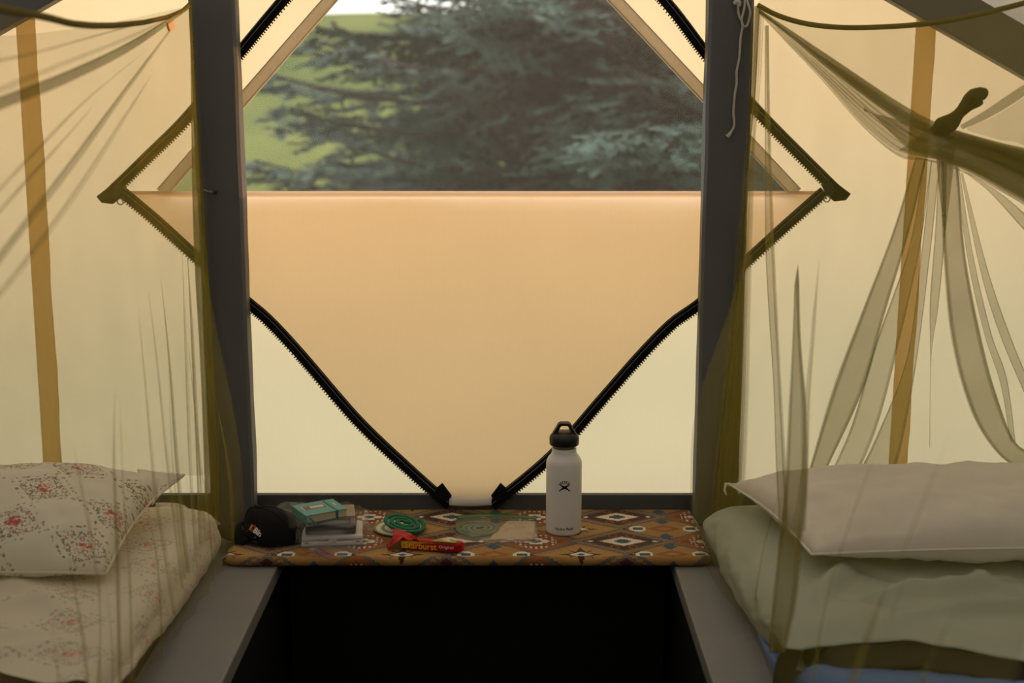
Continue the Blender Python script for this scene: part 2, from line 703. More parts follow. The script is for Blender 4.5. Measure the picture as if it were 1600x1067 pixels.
def ribbon(name, A, B, mat, parent=None, nl=40, nw=8, ruff=0.0, freq=3.0, seed=0.0, ndir=(0, -1, 0), curl=0.0):
    """cloth between two 3-D guide lines, rippled along ndir, edges optionally folded back"""
    A = catmull(A, nl)
    B = catmull(B, nl)
    nd = Vector(ndir)

    def f(u, v):
        k = int(round(v * nl))
        a, b = A[k], B[k]
        w = u
        off = 0.0
        if curl > 0:
            # the outer parts of the width fold back over the strip
            e = curl
            if u < e:
                w = e - u
                off = 0.004
            elif u > 1 - e:
                w = 1 - (u - (1 - e))
                off = 0.004
            else:
                w = (u - e) / (1 - 2 * e)
            w = max(0.0, min(1.0, w))
        p = a.lerp(b, w)
        tf_ = min(1.0, (b - a).length / 0.012)
        off *= tf_
        ph = nz(seed * 3.1 + u * 1.3, v * 1.5, seed) * 2.0
        amp = tf_ * ruff * (0.6 + 0.8 * nz(seed + 5.0, v * 2.0, u))
        return p + nd * (amp * math.sin(u * freq * 2 * math.pi + ph) + off)
    return grid(name, f, nw, nl, mat, parent)


# ================================================================== TENT SHELL
YW = 2.815          # canvas of the gable wall
CENX = -0.078       # middle of the tent
ROOF_T = 0.54       # roof slope


def roof_z(x):
    base = PY(1530, 0, 2.765)
    apex = base.z + (base.x - CENX) * ROOF_T
    return apex - abs(x - CENX) * ROOF_T


WXL, WXR = -1.58, 1.43
fold_z = PY(737, 303, 2.795).z
WBL = PY(245, 299, YW)   # inner corners of the clear window
WBR = PY(1243, 299, YW)
_a, _b = PY(529, 0, YW), PY(374, 178, YW)
_c, _d = PY(947, 0, YW), PY(1103, 166, YW)
mL = (_a.x - _b.x) / (_a.z - _b.z)
mR = (_c.x - _d.x) / (_c.z - _d.z)
win_z0 = WBL.z - 0.012


def winL(z):
    return _a.x + (z - _a.z) * mL


def winR(z):
    return _c.x + (z - _c.z) * mR


apex_z = _a.z + (_c.x - _a.x) / (mL - mR)
apex_x = winL(apex_z)


def wrinkle(x, z):
    return 0.006 * nz(x * 2.3, z * 2.3, 1.7) + 0.003 * nz(x * 7.0, z * 5.0, 4.1)


SZ0 = 0.44
parts_v, parts_f = [], []


def addpatch(fn, nu, nv):
    v, f = grid_vf(fn, nu, nv)
    k = len(parts_v)
    parts_v.extend(v)
    parts_f.extend([tuple(i + k for i in q) for q in f])


def wallpt(x, z):
    return (x, YW + wrinkle(x, z), z)


addpatch(lambda u, v: wallpt(lerp(WXL, WXR, u), lerp(SZ0, win_z0, v)), 90, 30)


def left_patch(u, v):
    z = lerp(win_z0, apex_z, v)
    return wallpt(lerp(WXL, winL(z), u), min(z, roof_z(lerp(WXL, winL(z), u))))


def right_patch(u, v):
    z = lerp(win_z0, apex_z, v)
    x = lerp(winR(z), WXR, u)
    return wallpt(x, min(z, roof_z(x)))


addpatch(left_patch, 40, 30)
addpatch(right_patch, 40, 30)
top_z = roof_z(CENX)
addpatch(lambda u, v: wallpt(lerp(WXL, WXR, u), min(lerp(apex_z, top_z, v), roof_z(lerp(WXL, WXR, u)))), 40, 8)
wall = mesh('wall_back', parts_v, parts_f, 'canvas')
bm = bmesh.new(); bm.from_mesh(wall.data)
bmesh.ops.remove_doubles(bm, verts=bm.verts, dist=1e-5)
bmesh.ops.dissolve_degenerate(bm, edges=bm.edges, dist=1e-6)
bm.to_mesh(wall.data); bm.free()
tag(wall, 'backlit cream canvas gable wall of the tent', 'canvas wall', kind='structure')

YF = -2.2
EZL, EZR = roof_z(WXL), roof_z(WXR)


def side_wall(name, x, ez):
    o = grid(name, lambda u, v: (x + 0.006 * nz(u * 9, v * 3, x), lerp(YF, YW + 0.01, u), lerp(0.0, ez, v)), 30, 8, 'sidecanvas')
    tag(o, 'canvas side wall of the tent', 'canvas wall', kind='structure')


side_wall('wall_left', WXL - 0.01, EZL)
side_wall('wall_right', WXR + 0.01, EZR)
fv = [(WXL, YF, 0), (WXR, YF, 0), (WXR, YF, EZR), (CENX, YF, top_z), (WXL, YF, EZL)]
o = mesh('wall_front', fv, [(0, 1, 2, 3, 4)], 'sidecanvas', None, False)
tag(o, 'canvas end wall of the tent', 'canvas wall', kind='structure')
rv = [(WXL - 0.25, YF - 0.1, roof_z(WXL - 0.25)), (CENX, YF - 0.1, top_z), (WXR + 0.25, YF - 0.1, roof_z(WXR + 0.25)),
      (WXL - 0.25, YW + 0.02, roof_z(WXL - 0.25)), (CENX, YW + 0.02, top_z), (WXR + 0.25, YW + 0.02, roof_z(WXR + 0.25))]
rv = [(a, b, c + 0.004) for a, b, c in rv]
o = mesh('ceiling', rv, [(0, 1, 4, 3), (1, 2, 5, 4)], 'roofcanvas', None, False)
tag(o, 'sloping canvas roof of the tent', 'canvas roof', kind='structure')
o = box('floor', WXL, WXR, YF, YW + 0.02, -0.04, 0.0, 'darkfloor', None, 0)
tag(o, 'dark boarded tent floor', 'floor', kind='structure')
o = box('trim_1', WXL, WXR, 2.845, 2.865, -0.04, 0.47, 'black_shade', None, 0)  # unseen boards added so the space under the bench stays dark
tag(o, 'unseen dark skirting boards added below the canvas wall to keep light out', 'skirting', kind='structure')

# sill rail behind the posts
o = box('trim_2', WXL + 0.01, WXR - 0.01, 2.790, 2.806, 0.40, PY(737, 773, 2.79).z, 'paint_sill', None, 0.002)
tag(o, 'dark painted sill rail along the foot of the canvas', 'sill', kind='structure')

# ------------------------------------------------------------------ posts, studs, rafters
def post(name, xl, xr, label, y0=2.742, y1=2.788, z0=0.45):
    """upright from the two top pixel columns of its front face"""
    a = PY(xl, 0, y0).x
    b = PY(xr, 0, y0).x
    zt = roof_z((a + b) / 2) - 0.02
    n = 40
    v, f = [], []
    for k in range(n + 1):
        z = lerp(z0, zt, k / n)
        j = 0.0016
        e = [j * nz(z * 9 + i * 7.3, i * 3.1 + a) for i in range(4)]
        c = 0.006
        ring = [(a + c + e[0], y0), (b - c + e[1], y0), (b + e[1], y0 + c), (b + e[2], y1), (a + e[3], y1), (a + e[0], y0 + c)]
        v += [(p[0], p[1], z) for p in ring]
    for k in range(n):
        for i in range(6):
            p = k * 6 + i
            q = k * 6 + (i + 1) % 6
            f.append((p, q, q + 6, p + 6))
    f.append(tuple(reversed(range(6))))
    f.append(tuple(range(n * 6, n * 6 + 6)))
    o = mesh(name, v, f, 'paint', None, False)
    tag(o, label, 'tent post', 'grey posts of the tent frame')
    return o


post('tent_post', 293, 366, 'grey painted tent post beside the black cap and the floral bed')
post('tent_post', 1108, 1180, 'grey painted tent post with the white cord hanging on it')


def stud(xt, xb, hw, label, seed):
    a = PY(xt, 40, 2.775)
    b = PY(xb, 725, 2.775)
    x = (a.x + b.x) / 2
    zt = roof_z(x) - 0.09
    n = 50
    v, f = [], []
    for k in range(n + 1):
        z = lerp(0.53, zt, k / n)
        e = 0.004 * nz(z * 6.0, seed) + 0.0015 * nz(z * 25, seed)
        cx = lerp(b.x, a.x, (z - b.z) / (a.z - b.z))
        for (px, py) in ((-hw, 2.782), (hw + e, 2.782), (hw + e, 2.787), (-hw, 2.787)):
            v.append((cx + px, py, z))
    for k in range(n):
        for i in range(4):
            p = k * 4 + i
            q = k * 4 + (i + 1) % 4
            f.append((p, q, q + 4, p + 4))
    f += [(3, 2, 1, 0), tuple(range(n * 4, n * 4 + 4))]
    o = mesh('wall_stud', v, f, 'pine', None, False)
    tag(o, label, 'wall stud', 'pine studs against the canvas')


stud(38, 80, 0.0195, 'bare pine stud against the canvas above the floral pillow', 2.2)
stud(1449, 1405, 0.0195, 'bare pine stud against the canvas behind the knotted net', 8.8)


def rafter(sgn, label):
    y0, y1 = 2.735, 2.775
    x0, x1 = CENX, (WXR if sgn > 0 else WXL)
    t = 0.098
    c = []
    for y in (y0, y1):
        pass
    z0, z1 = roof_z(x0) - 0.004, roof_z(x1) - 0.004
    lo = [(x0, y0, z0 - t), (x1, y0, z1 - t), (x1, y1, z1 - t), (x0, y1, z0 - t)]
    hi = [(x0, y0, z0), (x1, y0, z1), (x1, y1, z1), (x0, y1, z0)]
    o = hexa('roof_rafter', lo + hi, 'paint', None, 0.003)
    tag(o, label, 'rafter', 'rafters under the roof')


rafter(1, 'grey painted rafter above the net tied in a knot')
rafter(-1, 'grey painted rafter above the floral bed')

# ------------------------------------------------------------------ window: pane, webbing, zip on the wall
win = empty('window_1', (apex_x, YW, win_z0))
tag(win, 'clear vinyl triangular window with grey webbing edge', 'window', kind='structure')
wv = [(winL(win_z0) - 0.01, YW + 0.006, win_z0), (winR(win_z0) + 0.01, YW + 0.006, win_z0), (apex_x, YW + 0.006, apex_z + 0.01)]
nn = 24


def pane(u, v):
    z = lerp(win_z0, apex_z, v)
    x = lerp(winL(z) - 0.004, winR(z) + 0.004, u)
    return (x, YW + 0.006 + 0.004 * nz(x * 3, z * 3, 9), z)


grid('pane', pane, 30, nn, 'vinyl', win)


def band3(name, pa, pb, w_in, mat, parent, yoff, n=40, thick=0.0015, wave=0.0):
    """flat tape along a wall-plane line; pa, pb 3-D, width offset vector w_in"""
    pa, pb, w_in = Vector(pa), Vector(pb), Vector(w_in)

    def f(u, v):
        p = pa.lerp(pb, v) + w_in * u
        wv = wave * nz(v * 6, 3.3)
        return (p.x + w_in.x * wv, p.y + yoff + wrinkle(p.x, p.z), p.z + w_in.z * wv)
    return grid(name, f, 3, n, mat, parent, None, thick)


for sgn, (i0, i1, o0) in ((-1, ((529, 0), (374, 178), (502, 0))), (1, ((947, 0), (1103, 166), (975, 0)))):
    a = PY(*i0, YW); b = PY(*i1, YW); c = PY(*o0, YW)
    d = (b - a).normalized()
    nrm = Vector((d.z, 0, -d.x))
    if nrm.x * sgn < 0:
        nrm = -nrm
    w = abs((c - a).dot(nrm))
    t0 = (apex_z - a.z) / d.z
    t1 = (win_z0 - a.z) / d.z
    wb = band3('webbing', a + d * t0, a + d * t1, nrm * w, 'webbing', win, -0.004)
    for off in (0.08, 0.92):
        band3('stitching', a + d * t0 + nrm * (w * off), a + d * t1 + nrm * (w * off), nrm * 0.0012, 'stitch', wb, -0.0065, 40, 0)


def zipper(name, pts, toothside, parent, y_of, tape_w=0.0215, teeth_n=None, pitch=0.0062):
    """zip tape along 3-D points with a row of teeth on one side, plus the pale stitch lines"""
    L = sum((Vector(b) - Vector(a)).length for a, b in zip(pts, pts[1:]))
    n = 60
    path = catmull(pts, n)
    ts = Vector(toothside)

    def frame(k):
        a = path[max(0, k - 1)]; b = path[min(n, k + 1)]
        t = (b - a); t.y = 0; t.normalize()
        s = Vector((t.z, 0, -t.x))
        if s.dot(ts) < 0:
            s = -s
        return t, s

    def f(u, v):
        k = int(round(v * n))
        t, s = frame(k)
        p = path[k] + s * ((u - 0.5) * tape_w)
        return (p.x, y_of(p) - 0.002 - 0.0025 * math.sin(u * math.pi), p.z)
    tp = grid(name, f, 6, n, 'black_tape', parent, None, 0.0016)
    for off in (0.08, 0.42):
        def fs(u, v, off=off):
            k = int(round(v * n))
            t, s = frame(k)
            p = path[k] + s * ((off - 0.5) * tape_w + (u - 0.5) * 0.0009)
            return (p.x, y_of(p) - 0.0056, p.z)
        grid('stitching', fs, 1, n, 'stitch', tp)
    # coil bead and teeth
    bead = []
    for k in range(n + 1):
        t, s = frame(k)
        p = path[k] + s * (tape_w * 0.44)
        bead.append((p.x, y_of(p) - 0.006, p.z))
    tube('zip_coil', bead, 0.0028, 'black_tape', tp, 6)
    vs, fs_ = [], []
    m = max(2, int(L / pitch))
    fine = catmull(pts, m)
    for k in range(m):
        p = fine[k]
        kk = min(n, int(k / m * n))
        t, s = frame(kk)
        c = p + s * (tape_w * 0.5 + 0.0018)
        y = y_of(c) - 0.005
        h = len(vs)
        for dy in (-0.0018, 0.0018):
            for (a, b) in ((-0.0014, -0.003), (0.0014, -0.003), (0.0014, 0.003), (-0.0014, 0.003)):
                q = c + t * a + s * b
                vs.append((q.x, y + dy, q.z))
        fs_ += [(h, h + 1, h + 2, h + 3), (h + 7, h + 6, h + 5, h + 4), (h, h + 4, h + 5, h + 1), (h + 1, h + 5, h + 6, h + 2),
                (h + 2, h + 6, h + 7, h + 3), (h + 3, h + 7, h + 4, h)]
    tt = mesh('zip_teeth', vs, fs_, 'teeth', tp, False)
    tt['kind'] = 'stuff'
    return tp


def ywall(p):
    return YW - 0.003 + wrinkle(p.x, p.z)


zl = [PY(735, -345, YW), PY(590, -170, YW), PY(443, 0, YW), PY(368, 90, YW), PY(296, 180, YW), PY(230, 246, YW), PY(172, 302, YW)]
zr = [PY(735, -345, YW), PY(890, -165, YW), PY(1038, 0, YW), PY(1107, 88, YW), PY(1184, 174, YW), PY(1250, 241, YW), PY(1312, 303, YW)]
zipper('zipper_tape', zl, (1, 0, -0.5), win, ywall)
zipper('zipper_tape', zr, (-1, 0, -0.5), win, ywall)


def zip_end(px, sgn, parent):
    """folded tape end with slider body and pull ring at a window corner"""
    y = YW - 0.022
    def q(dx, dy, yy=y): return PY(px[0] + sgn * dx, px[1] + dy, yy)
    pts = [q(0, -14), q(14, -2), q(30, 10), q(22, 20), q(4, 22), q(-10, 10)]
    n = len(pts)
    v = [tuple(p) for p in pts] + [(p.x, p.y + 0.009, p.z) for p in pts]
    f = [tuple(range(n)), tuple(range(2 * n - 1, n - 1, -1))] + [(i, i + n, (i + 1) % n + n, (i + 1) % n) for i in range(n)]
    s = mesh('zip_slider', v, f, 'black_tape', parent, False)
    bevel(s, 0.002)
    v2 = [q(-16, -4, y - 0.004), q(2, -8, y - 0.004), q(2, 10, y - 0.004), q(-8, 14, y - 0.004)]
    v2 = [tuple(p) for p in v2] + [(p.x, p.y + 0.006, p.z) for p in v2]
    hexa('slider_body', v2, 'teeth', s, 0.001)
    c = q(-8, 18, y - 0.006)
    ring = [(c.x + 0.0062 * math.cos(a), c.y, c.z + 0.0062 * math.sin(a)) for a in [2 * math.pi * i / 20 for i in range(21)]]
    tube('pull_ring', ring, 0.0014, 'metal', s, 6, up=(0, 1, 0))


zip_end((180, 297), -1, win)
zip_end((1300, 293), 1, win)

# ------------------------------------------------------------------ the flap folded down over its lower edge
flap = empty('window_flap', (CENX, 2.795, 0.55))
tag(flap, 'tan canvas window flap hanging folded down, edged with black zips', 'window flap')
lz = [(190, 299), (245, 345), (300, 395), (380, 466), (420, 500), (470, 553), (560, 655), (640, 730), (704, 786)]
rz_ = [(1288, 299), (1230, 350), (1175, 400), (1097, 471), (1050, 505), (1000, 555), (940, 622), (862, 708), (768, 786)]


def yflap_at(x, z):
    t = smooth((fold_z - z) / max(0.01, fold_z - 0.5))
    mid = smooth(1 - abs(x - CENX) / 0.55)
    return 2.7985 - 0.004 * t - mid * (0.016 * t) + 0.0035 * nz(x * 2.6, z * 2.0, 21) * mid


def yflap(p):
    return yflap_at(p.x, p.z) - 0.001


LZ = [PY(x, y, 2.79) for x, y in lz]
RZ = [PY(x, y, 2.79) for x, y in rz_]
nl_ = 70
LA = catmull(LZ, nl_)
RA = catmull(RZ, nl_)


def flapf(u, v):
    # first rows roll over the fold (half circle), the rest hangs
    nroll = 10
    k = v * (nl_ + nroll) - nroll
    if k < 0:
        a = (-k / nroll) * math.pi
        r = 0.0065
        x = lerp(LA[0].x, RA[0].x, u)
        return (x, yflap_at(x, fold_z) + r - r * math.cos(a), fold_z - 0.004 + r * math.sin(a) + 0.001 * nz(x * 5, 2.2))
    k = min(nl_, int(round(k)))
    p = LA[k].lerp(RA[k], u)
    return (p.x, yflap_at(p.x, p.z), p.z)


fo = grid('flap_cloth', flapf, 60, nl_ + 10, 'flap', flap, None)
# back layer of the fold, hidden behind
zipper('zipper_tape', LZ[:], (-1, 0, -1), flap, yflap)
zipper('zipper_tape', RZ[:], (1, 0, -1), flap, yflap)


def hemf(u, v):
    a = PY(lerp(702, 768, u), lerp(776, 789, v) + (1 - (2 * u - 1) ** 2) * 1.5, 2.772)
    return (a.x, a.y - 0.003 * math.sin(v * math.pi), a.z)


grid('hem', hemf, 12, 6, 'piping', flap, None, 0.002)
for (x, y, s) in ((697, 772, 1), (776, 772, -1)):
    c = PY(x, y, 2.768)
    pts = [PY(x - 14 * s, y - 10, 2.768), PY(x - 6 * s, y - 17, 2.768), PY(x + 9 * s, y + 3, 2.768), PY(x + 3 * s, y + 11, 2.768), PY(x - 22 * s, y + 8, 2.768)]
    n = len(pts)
    v = [tuple(p) for p in pts] + [(p.x, p.y + 0.006, p.z) for p in pts]
    f = [tuple(range(n)), tuple(range(2 * n - 1, n - 1, -1))] + [(i, i + n, (i + 1) % n + n, (i + 1) % n) for i in range(n)]
    bevel(mesh('zip_stop', v, f, 'black_tape', flap, False), 0.0015)

# ================================================================== PLATFORMS AND BENCH
PLX, PRX = -0.461, 0.319
PT = 0.45


def platform(x_in, x_out, label):
    s = 1 if x_in > x_out else -1
    e = empty('bed_platform', ((x_in + x_out) / 2, 1.0, 0))
    tag(e, label, 'bed platform', 'bunk platforms either side of the gap')
    a, b = sorted((x_in, x_in - s * 0.235))
    box('deck_board', a, b, -1.0, 2.785, PT - 0.032, PT, 'deckpaint', e, 0.003)
    w = (x_in - s * 0.238 - x_out)
    for k in range(3):
        p0 = x_in - s * 0.238 - w * k / 3
        p1 = x_in - s * 0.238 - w * (k + 1) / 3 + s * 0.003
        a, b = sorted((p0, p1))
        box('deck_board', a, b, -1.0, 2.785, PT - 0.032, PT - 0.002, 'deckpaint', e, 0.003)
    a, b = sorted((x_in - s * 0.006, x_in - s * 0.028))
    box('side_panel', a, b, -1.0, 2.785, 0.0, PT - 0.0325, 'black_shade', e, 0)
    return e


platform(PLX, WXL + 0.02, 'grey painted platform under the floral bed')
platform(PRX, WXR - 0.02, 'grey painted platform under the sage sleeping bag')
o = box('shade_panel', PLX + 0.006, PRX - 0.006, 2.60, 2.62, 0.0, 0.449, 'black_shade', None, 0)  # near-black panel added in place of the shaded void under the bench
tag(o, 'near-black panel standing for the deep shade under the bench', 'panel')

BZ0, BZ1 = PT + 0.0005, PT + 0.021
BX0, BX1 = PZ(350, 862, BZ1).x, PZ(1112, 862, BZ1).x
BYF, BYB = PZ(737, 871, BZ1).y, 2.788


def benchf(u, v):
    # section: bottom-back -> front roll -> top-back ; u along x, v along the section
    x = lerp(BX0, BX1, u)
    r = (BZ1 - BZ0) / 2
    endr = 0.012
    fr = BYF + 0.012 * (max(0.0, 1 - (x - BX0) / 0.05) ** 2 + max(0.0, 1 - (BX1 - x) / 0.05) ** 2) + 0.0015 * nz(x * 14, 1.5)
    if v < 0.15:
        y, z = lerp(BYB, fr + r, v / 0.15), BZ0
    elif v < 0.40:
        a = (v - 0.15) / 0.25 * math.pi
        y, z = fr + r - r * math.sin(a), BZ0 + r - r * math.cos(a)
    else:
        y, z = lerp(fr + r, BYB, (v - 0.40) / 0.60), BZ1
        z += 0.0012 * nz(x * 9, y * 9, 3.0)
    e = min(x - BX0, BX1 - x)
    if e < endr:
        q = 1 - math.sqrt(max(0, 1 - (1 - e / endr) ** 2))
        z = lerp(z, (BZ0 + BZ1) / 2, q)
    return (x, y, z)


def bench_uv(u, v):
    x, y, z = benchf(u, v)
    if v < 0.40:
        y = BYF - (0.40 - v) / 0.25 * 0.03
    return (x - PZ(972, 846, BZ1).x, y - PZ(972, 846, BZ1).y)


o = grid('bench_top', benchf, 90, 40, 'bench', None, bench_uv)
tag(o, 'padded bench board wrapped in a brown southwestern patterned fabric', 'bench')

# ================================================================== BEDS
def wr(x, y, s=1.0, seed=0.0):
    return (0.012 * nz(x * 3.1 + seed, y * 3.3, seed) + 0.006 * nz(x * 8 + seed, y * 6, 2 + seed) + 0.0025 * nz(x * 19, y * 15 + seed, 5)) * s


def crease(x, y, a, b, amp, w):
    """ridge along the segment a-b"""
    ax, ay = a; bx, by = b
    dx, dy = bx - ax, by - ay
    L2 = dx * dx + dy * dy
    t = max(0, min(1, ((x - ax) * dx + (y - ay) * dy) / L2))
    d2 = (x - ax - t * dx) ** 2 + (y - ay - t * dy) ** 2
    return amp * math.exp(-d2 / (w * w)) * math.sin(math.pi * (0.12 + 0.76 * t))


# ---- left bed
def rounded_slab(name, x0, x1, y0, y1, z0, z1, r, mat, parent=None, wrs=0.3, seed=0.0, nx=30, ny=40):
    sec = []
    for k in range(9):
        a = math.pi / 2 * k / 8
        sec.append((r - r * math.sin(a) , z1 - r + r * math.cos(a)))
    xs = [(x0, z0)] + [(x0 + p, z) for p, z in reversed(sec)] + [(lerp(x0 + r, x1 - r, k / nx), z1) for k in range(1, nx)] \
        + [(x1 - p, z) for p, z in sec] + [(x1, z0)]
    ys = [y0 + r * (1 - math.cos(math.pi / 2 * k / 6)) for k in range(6)] + [lerp(y0 + r, y1 - r, k / ny) for k in range(ny + 1)] \
        + [y1 - r * (1 - math.cos(math.pi / 2 * k / 6)) for k in range(5, -1, -1)]
    v, f = [], []
    for y in ys:
        e = min(y - y0, y1 - y)
        q = 0 if e >= r else r - math.sqrt(max(0, r * r - (r - e) ** 2))
        for (x, z) in xs:
            zz = z if z <= z0 else max(z0, z - q * (z - z0) / (z1 - z0) * 1.0 + wr(x, y, wrs * (z - z0) / (z1 - z0), seed))
            v.append((x, y, zz))
    w = len(xs)
    for j in range(len(ys) - 1):
        for i in range(w - 1):
            a = j * w + i
            f.append((a, a + 1, a + 1 + w, a + w))
        f.append((j * w + w - 1, j * w, (j + 1) * w, (j + 1) * w + w - 1))
    f.append(tuple(reversed(range(w))))
    f.append(tuple(range((len(ys) - 1) * w, len(ys) * w)))
    return mesh(name, v, f, mat, parent)


LBX = -0.590
bed = rounded_slab('mattress', WXL + 0.04, LBX - 0.012, 0.3, 2.55, PT, 0.536, 0.03, 'maroon', None, 0.15, 3.0)
tag(bed, 'maroon mattress showing below the floral sheet', 'mattress')


def sheet_front(x):
    return pl([(-1.6, 1.87), (-0.80, 1.85), (-0.72, 1.80), (-0.66, 1.775), (-0.60, 1.785), (-0.55, 1.80)], x)


def far_end(x):
    """head end of the sheet, rounded off towards the open side"""
    e = max(0.0, x - (LBX - 0.13)) / 0.145
    return 2.60 - 0.10 * (1 - math.sqrt(max(0.0, 1 - min(1.0, e) ** 2)))


def sheetf(u, v):
    # u: 0 far-left .. 0.78 top edge, then falling over the side
    topz = 0.550
    xe = LBX
    r = 0.035
    if u < 0.78:
        x = lerp(WXL + 0.05, xe - r, u / 0.78)
        y = lerp(far_end(x), sheet_front(x), v)
        fade = smooth((xe - r - x) / 0.10)
        z = topz + wr(x, y, 0.9, 11.0) * (0.25 + 0.75 * fade)
        z += fade * (crease(x, y, (-1.1, 2.0), (-0.72, 2.08), 0.016, 0.02) + crease(x, y, (-0.98, 1.88), (-0.70, 1.96), 0.014, 0.016))
        z += fade * (crease(x, y, (-0.90, 2.2), (-0.66, 1.98), 0.012, 0.022) + crease(x, y, (-0.80, 1.84), (-0.66, 1.93), 0.014, 0.018))
        z += 0.012 * smooth((far_end(x) - y - 0.0) / 0.05) - 0.012
        return (x, y, z)
    t = (u - 0.78) / 0.22
    y0 = far_end(xe - r)
    y = lerp(y0 - 0.03 * t, sheet_front(xe) + 0.012 * t, v)
    zb = pl([(1.78, 0.515), (1.90, 0.500), (2.05, 0.482), (2.24, 0.461), (2.8, 0.456)], y)
    ztop = topz + wr(xe - r, y, 0.9, 11.0) * 0.25 + 0.012 * smooth((y0 - y) / 0.05) - 0.012
    side = (0.008 * nz(y * 7, 3.0) + 0.005 * nz(y * 19, 8.0)) * smooth(t * 1.5)
    if t < 0.4:
        a = t / 0.4 * math.pi / 2
        return (xe - r + r * math.sin(a) + side, y, max(zb, ztop - r * (1 - math.cos(a))))
    q = (t - 0.4) / 0.6
    return (xe + side + 0.008 * math.sin(q * math.pi), y, lerp(max(zb + 0.001, ztop - r), zb, q))


def sheet_uv(u, v):
    if u < 0.78:
        x = lerp(WXL + 0.05, LBX - 0.035, u / 0.78)
    else:
        x = LBX - 0.035 + (u - 0.78) / 0.22 * 0.13
    y = sheetf(u, v)[1]
    return (x + 0.35 * y, y - 0.25 * x)


o = grid('bed_sheet', sheetf, 110, 90, 'floral_sheet', None, sheet_uv)
tag(o, 'cream floral bed sheet with small roses spread over the mattress', 'bed sheet')


def pillow(name, corners, h, mat, label, seed, uvs=None, pipe=None, seam=0.35, flange=0.0, nu=56, nv=44, sharp=0.5):
    """stuffed pillow between four corner points (back-left, back-right, front-right, front-left)"""
    bl, br, fr, fl = [Vector(c) for c in corners]
    wu = (br - bl).length
    wv_ = (fl - bl).length
    verts, faces, uv = [], [], []
    rows = []

    def pt(u, v, side):
        # pinch the sides in between the corners
        pu = u + 0.035 * math.sin(math.pi * v) * (0.5 - u) * 2 * 0.6
        pv = v + 0.06 * math.sin(math.pi * u) * (0.5 - v) * 2 * 0.6
        p = bl.lerp(br, pu).lerp(fl.lerp(fr, pu), pv)
        e = max(0.0, min(1.0, 4 * u * (1 - u))) ** sharp * max(0.0, min(1.0, 4 * v * (1 - v))) ** sharp
        fpuff = e * (1.0 + 0.16 * nz(u * 3 + seed, v * 3, seed))
        z = p.z + side * h * (1 - seam if side > 0 else seam) * fpuff
        edge = min(u, 1 - u, v, 1 - v)
        k = smooth(edge / 0.04)
        z += k * side * (0.010 * nz(u * 5 + seed, v * 4, 3) + 0.005 * nz(u * 15, v * 9 + seed, 7) + 0.0022 * nz(u * 34, v * 24 + seed, 9))
        # gathers from the front seam
        z += k * side * 0.0055 * math.sin(u * 46 + 16 * v + 7 * nz(u * 4, v * 2, seed)) * max(0, 1 - abs(v - 0.84) / 0.2) * (0.5 + 0.5 * nz(u * 5, seed + 2))
        return (p.x, p.y, z)
    top = [[pt(i / nu, j / nv, 1) for i in range(nu + 1)] for j in range(nv + 1)]
    bot = [[pt(i / nu, j / nv, -1) for i in range(nu + 1)] for j in range(nv + 1)]
    W = nu + 1
    for j in range(nv + 1):
        for i in range(nu + 1):
            verts.append(top[j][i]); uv.append((i / nu * wu, -j / nv * wv_))
    off = len(verts)
    for j in range(nv + 1):
        for i in range(nu + 1):
            verts.append(bot[j][i]); uv.append((i / nu * wu, -j / nv * wv_))
    for j in range(nv):
        for i in range(nu):
            a = j * W + i
            faces.append((a + W, a + 1 + W, a + 1, a))
            b = off + a
            faces.append((b, b + 1, b + 1 + W, b + W))
    def acc(side):
        cum = [0.0]
        for j in range(nv):
            cum.append(cum[-1] + sum((Vector(side[j + 1][i]) - Vector(side[j][i])).length for i in range(8, nu - 7, 8)) / len(range(8, nu - 7, 8)))
        return cum
    ct, cb_ = acc(top), acc(bot)
    uv = [(i / nu * wu, -ct[j]) for j in range(nv + 1) for i in range(nu + 1)] + [(i / nu * wu, -cb_[j]) for j in range(nv + 1) for i in range(nu + 1)]
    if uvs:
        uv = [uvs(a, b) for a, b in uv]
    e = empty(name, tuple((bl + br + fr + fl) / 4))
    tag(e, label, 'pillow')
    o = mesh('pillow_body', verts, faces, mat, e, True, uv)
    bm = bmesh.new(); bm.from_mesh(o.data)
    bmesh.ops.remove_doubles(bm, verts=bm.verts, dist=1e-5)
    bm.to_mesh(o.data); bm.free()
    rim = [top[0][i] for i in range(nu + 1)] + [top[j][nu] for j in range(1, nv + 1)] + [top[nv][i] for i in range(nu - 1, -1, -1)] + [top[j][0] for j in range(nv - 1, -1, -1)]
    if pipe:
        tube('piping', rim, 0.0022, pipe, e, 6)
    return e, top


# floral pillow
e, _ = pillow('floral_pillow', [PY(-330, 748, 2.55), PY(268, 752, 2.52), PZ(166, 896, 0.572), PZ(-420, 905, 0.572)], 0.125,
              'floral_pillow', 'floral pillow with diamond rows of roses lying on the floral sheet', 3.3,
              uvs=lambda a, b: (a * 0.92 - b * 0.25, b * 0.95 + a * 0.18), pipe='floral_sheet', seam=0.30, sharp=0.42)


# open flap of the pillowcase at the far corner
def casef(u, v):
    a = catmull([PY(214, 733, 2.53), PY(250, 738, 2.52), PY(289, 741, 2.50)], 12)
    b = catmull([PY(238, 790, 2.42), PY(252, 772, 2.46), PY(287, 745, 2.50)], 12)
    k = int(round(u * 12))
    p = a[k].lerp(b[k], v)
    return (p.x, p.y - 0.012 * math.sin(v * math.pi) * (1 - u), p.z)


grid('pillowcase_hem', casef, 12, 10, 'floral_pillow', e, lambda u, v: (0.62 + u * 0.1, -0.05 - v * 0.1), 0.002)


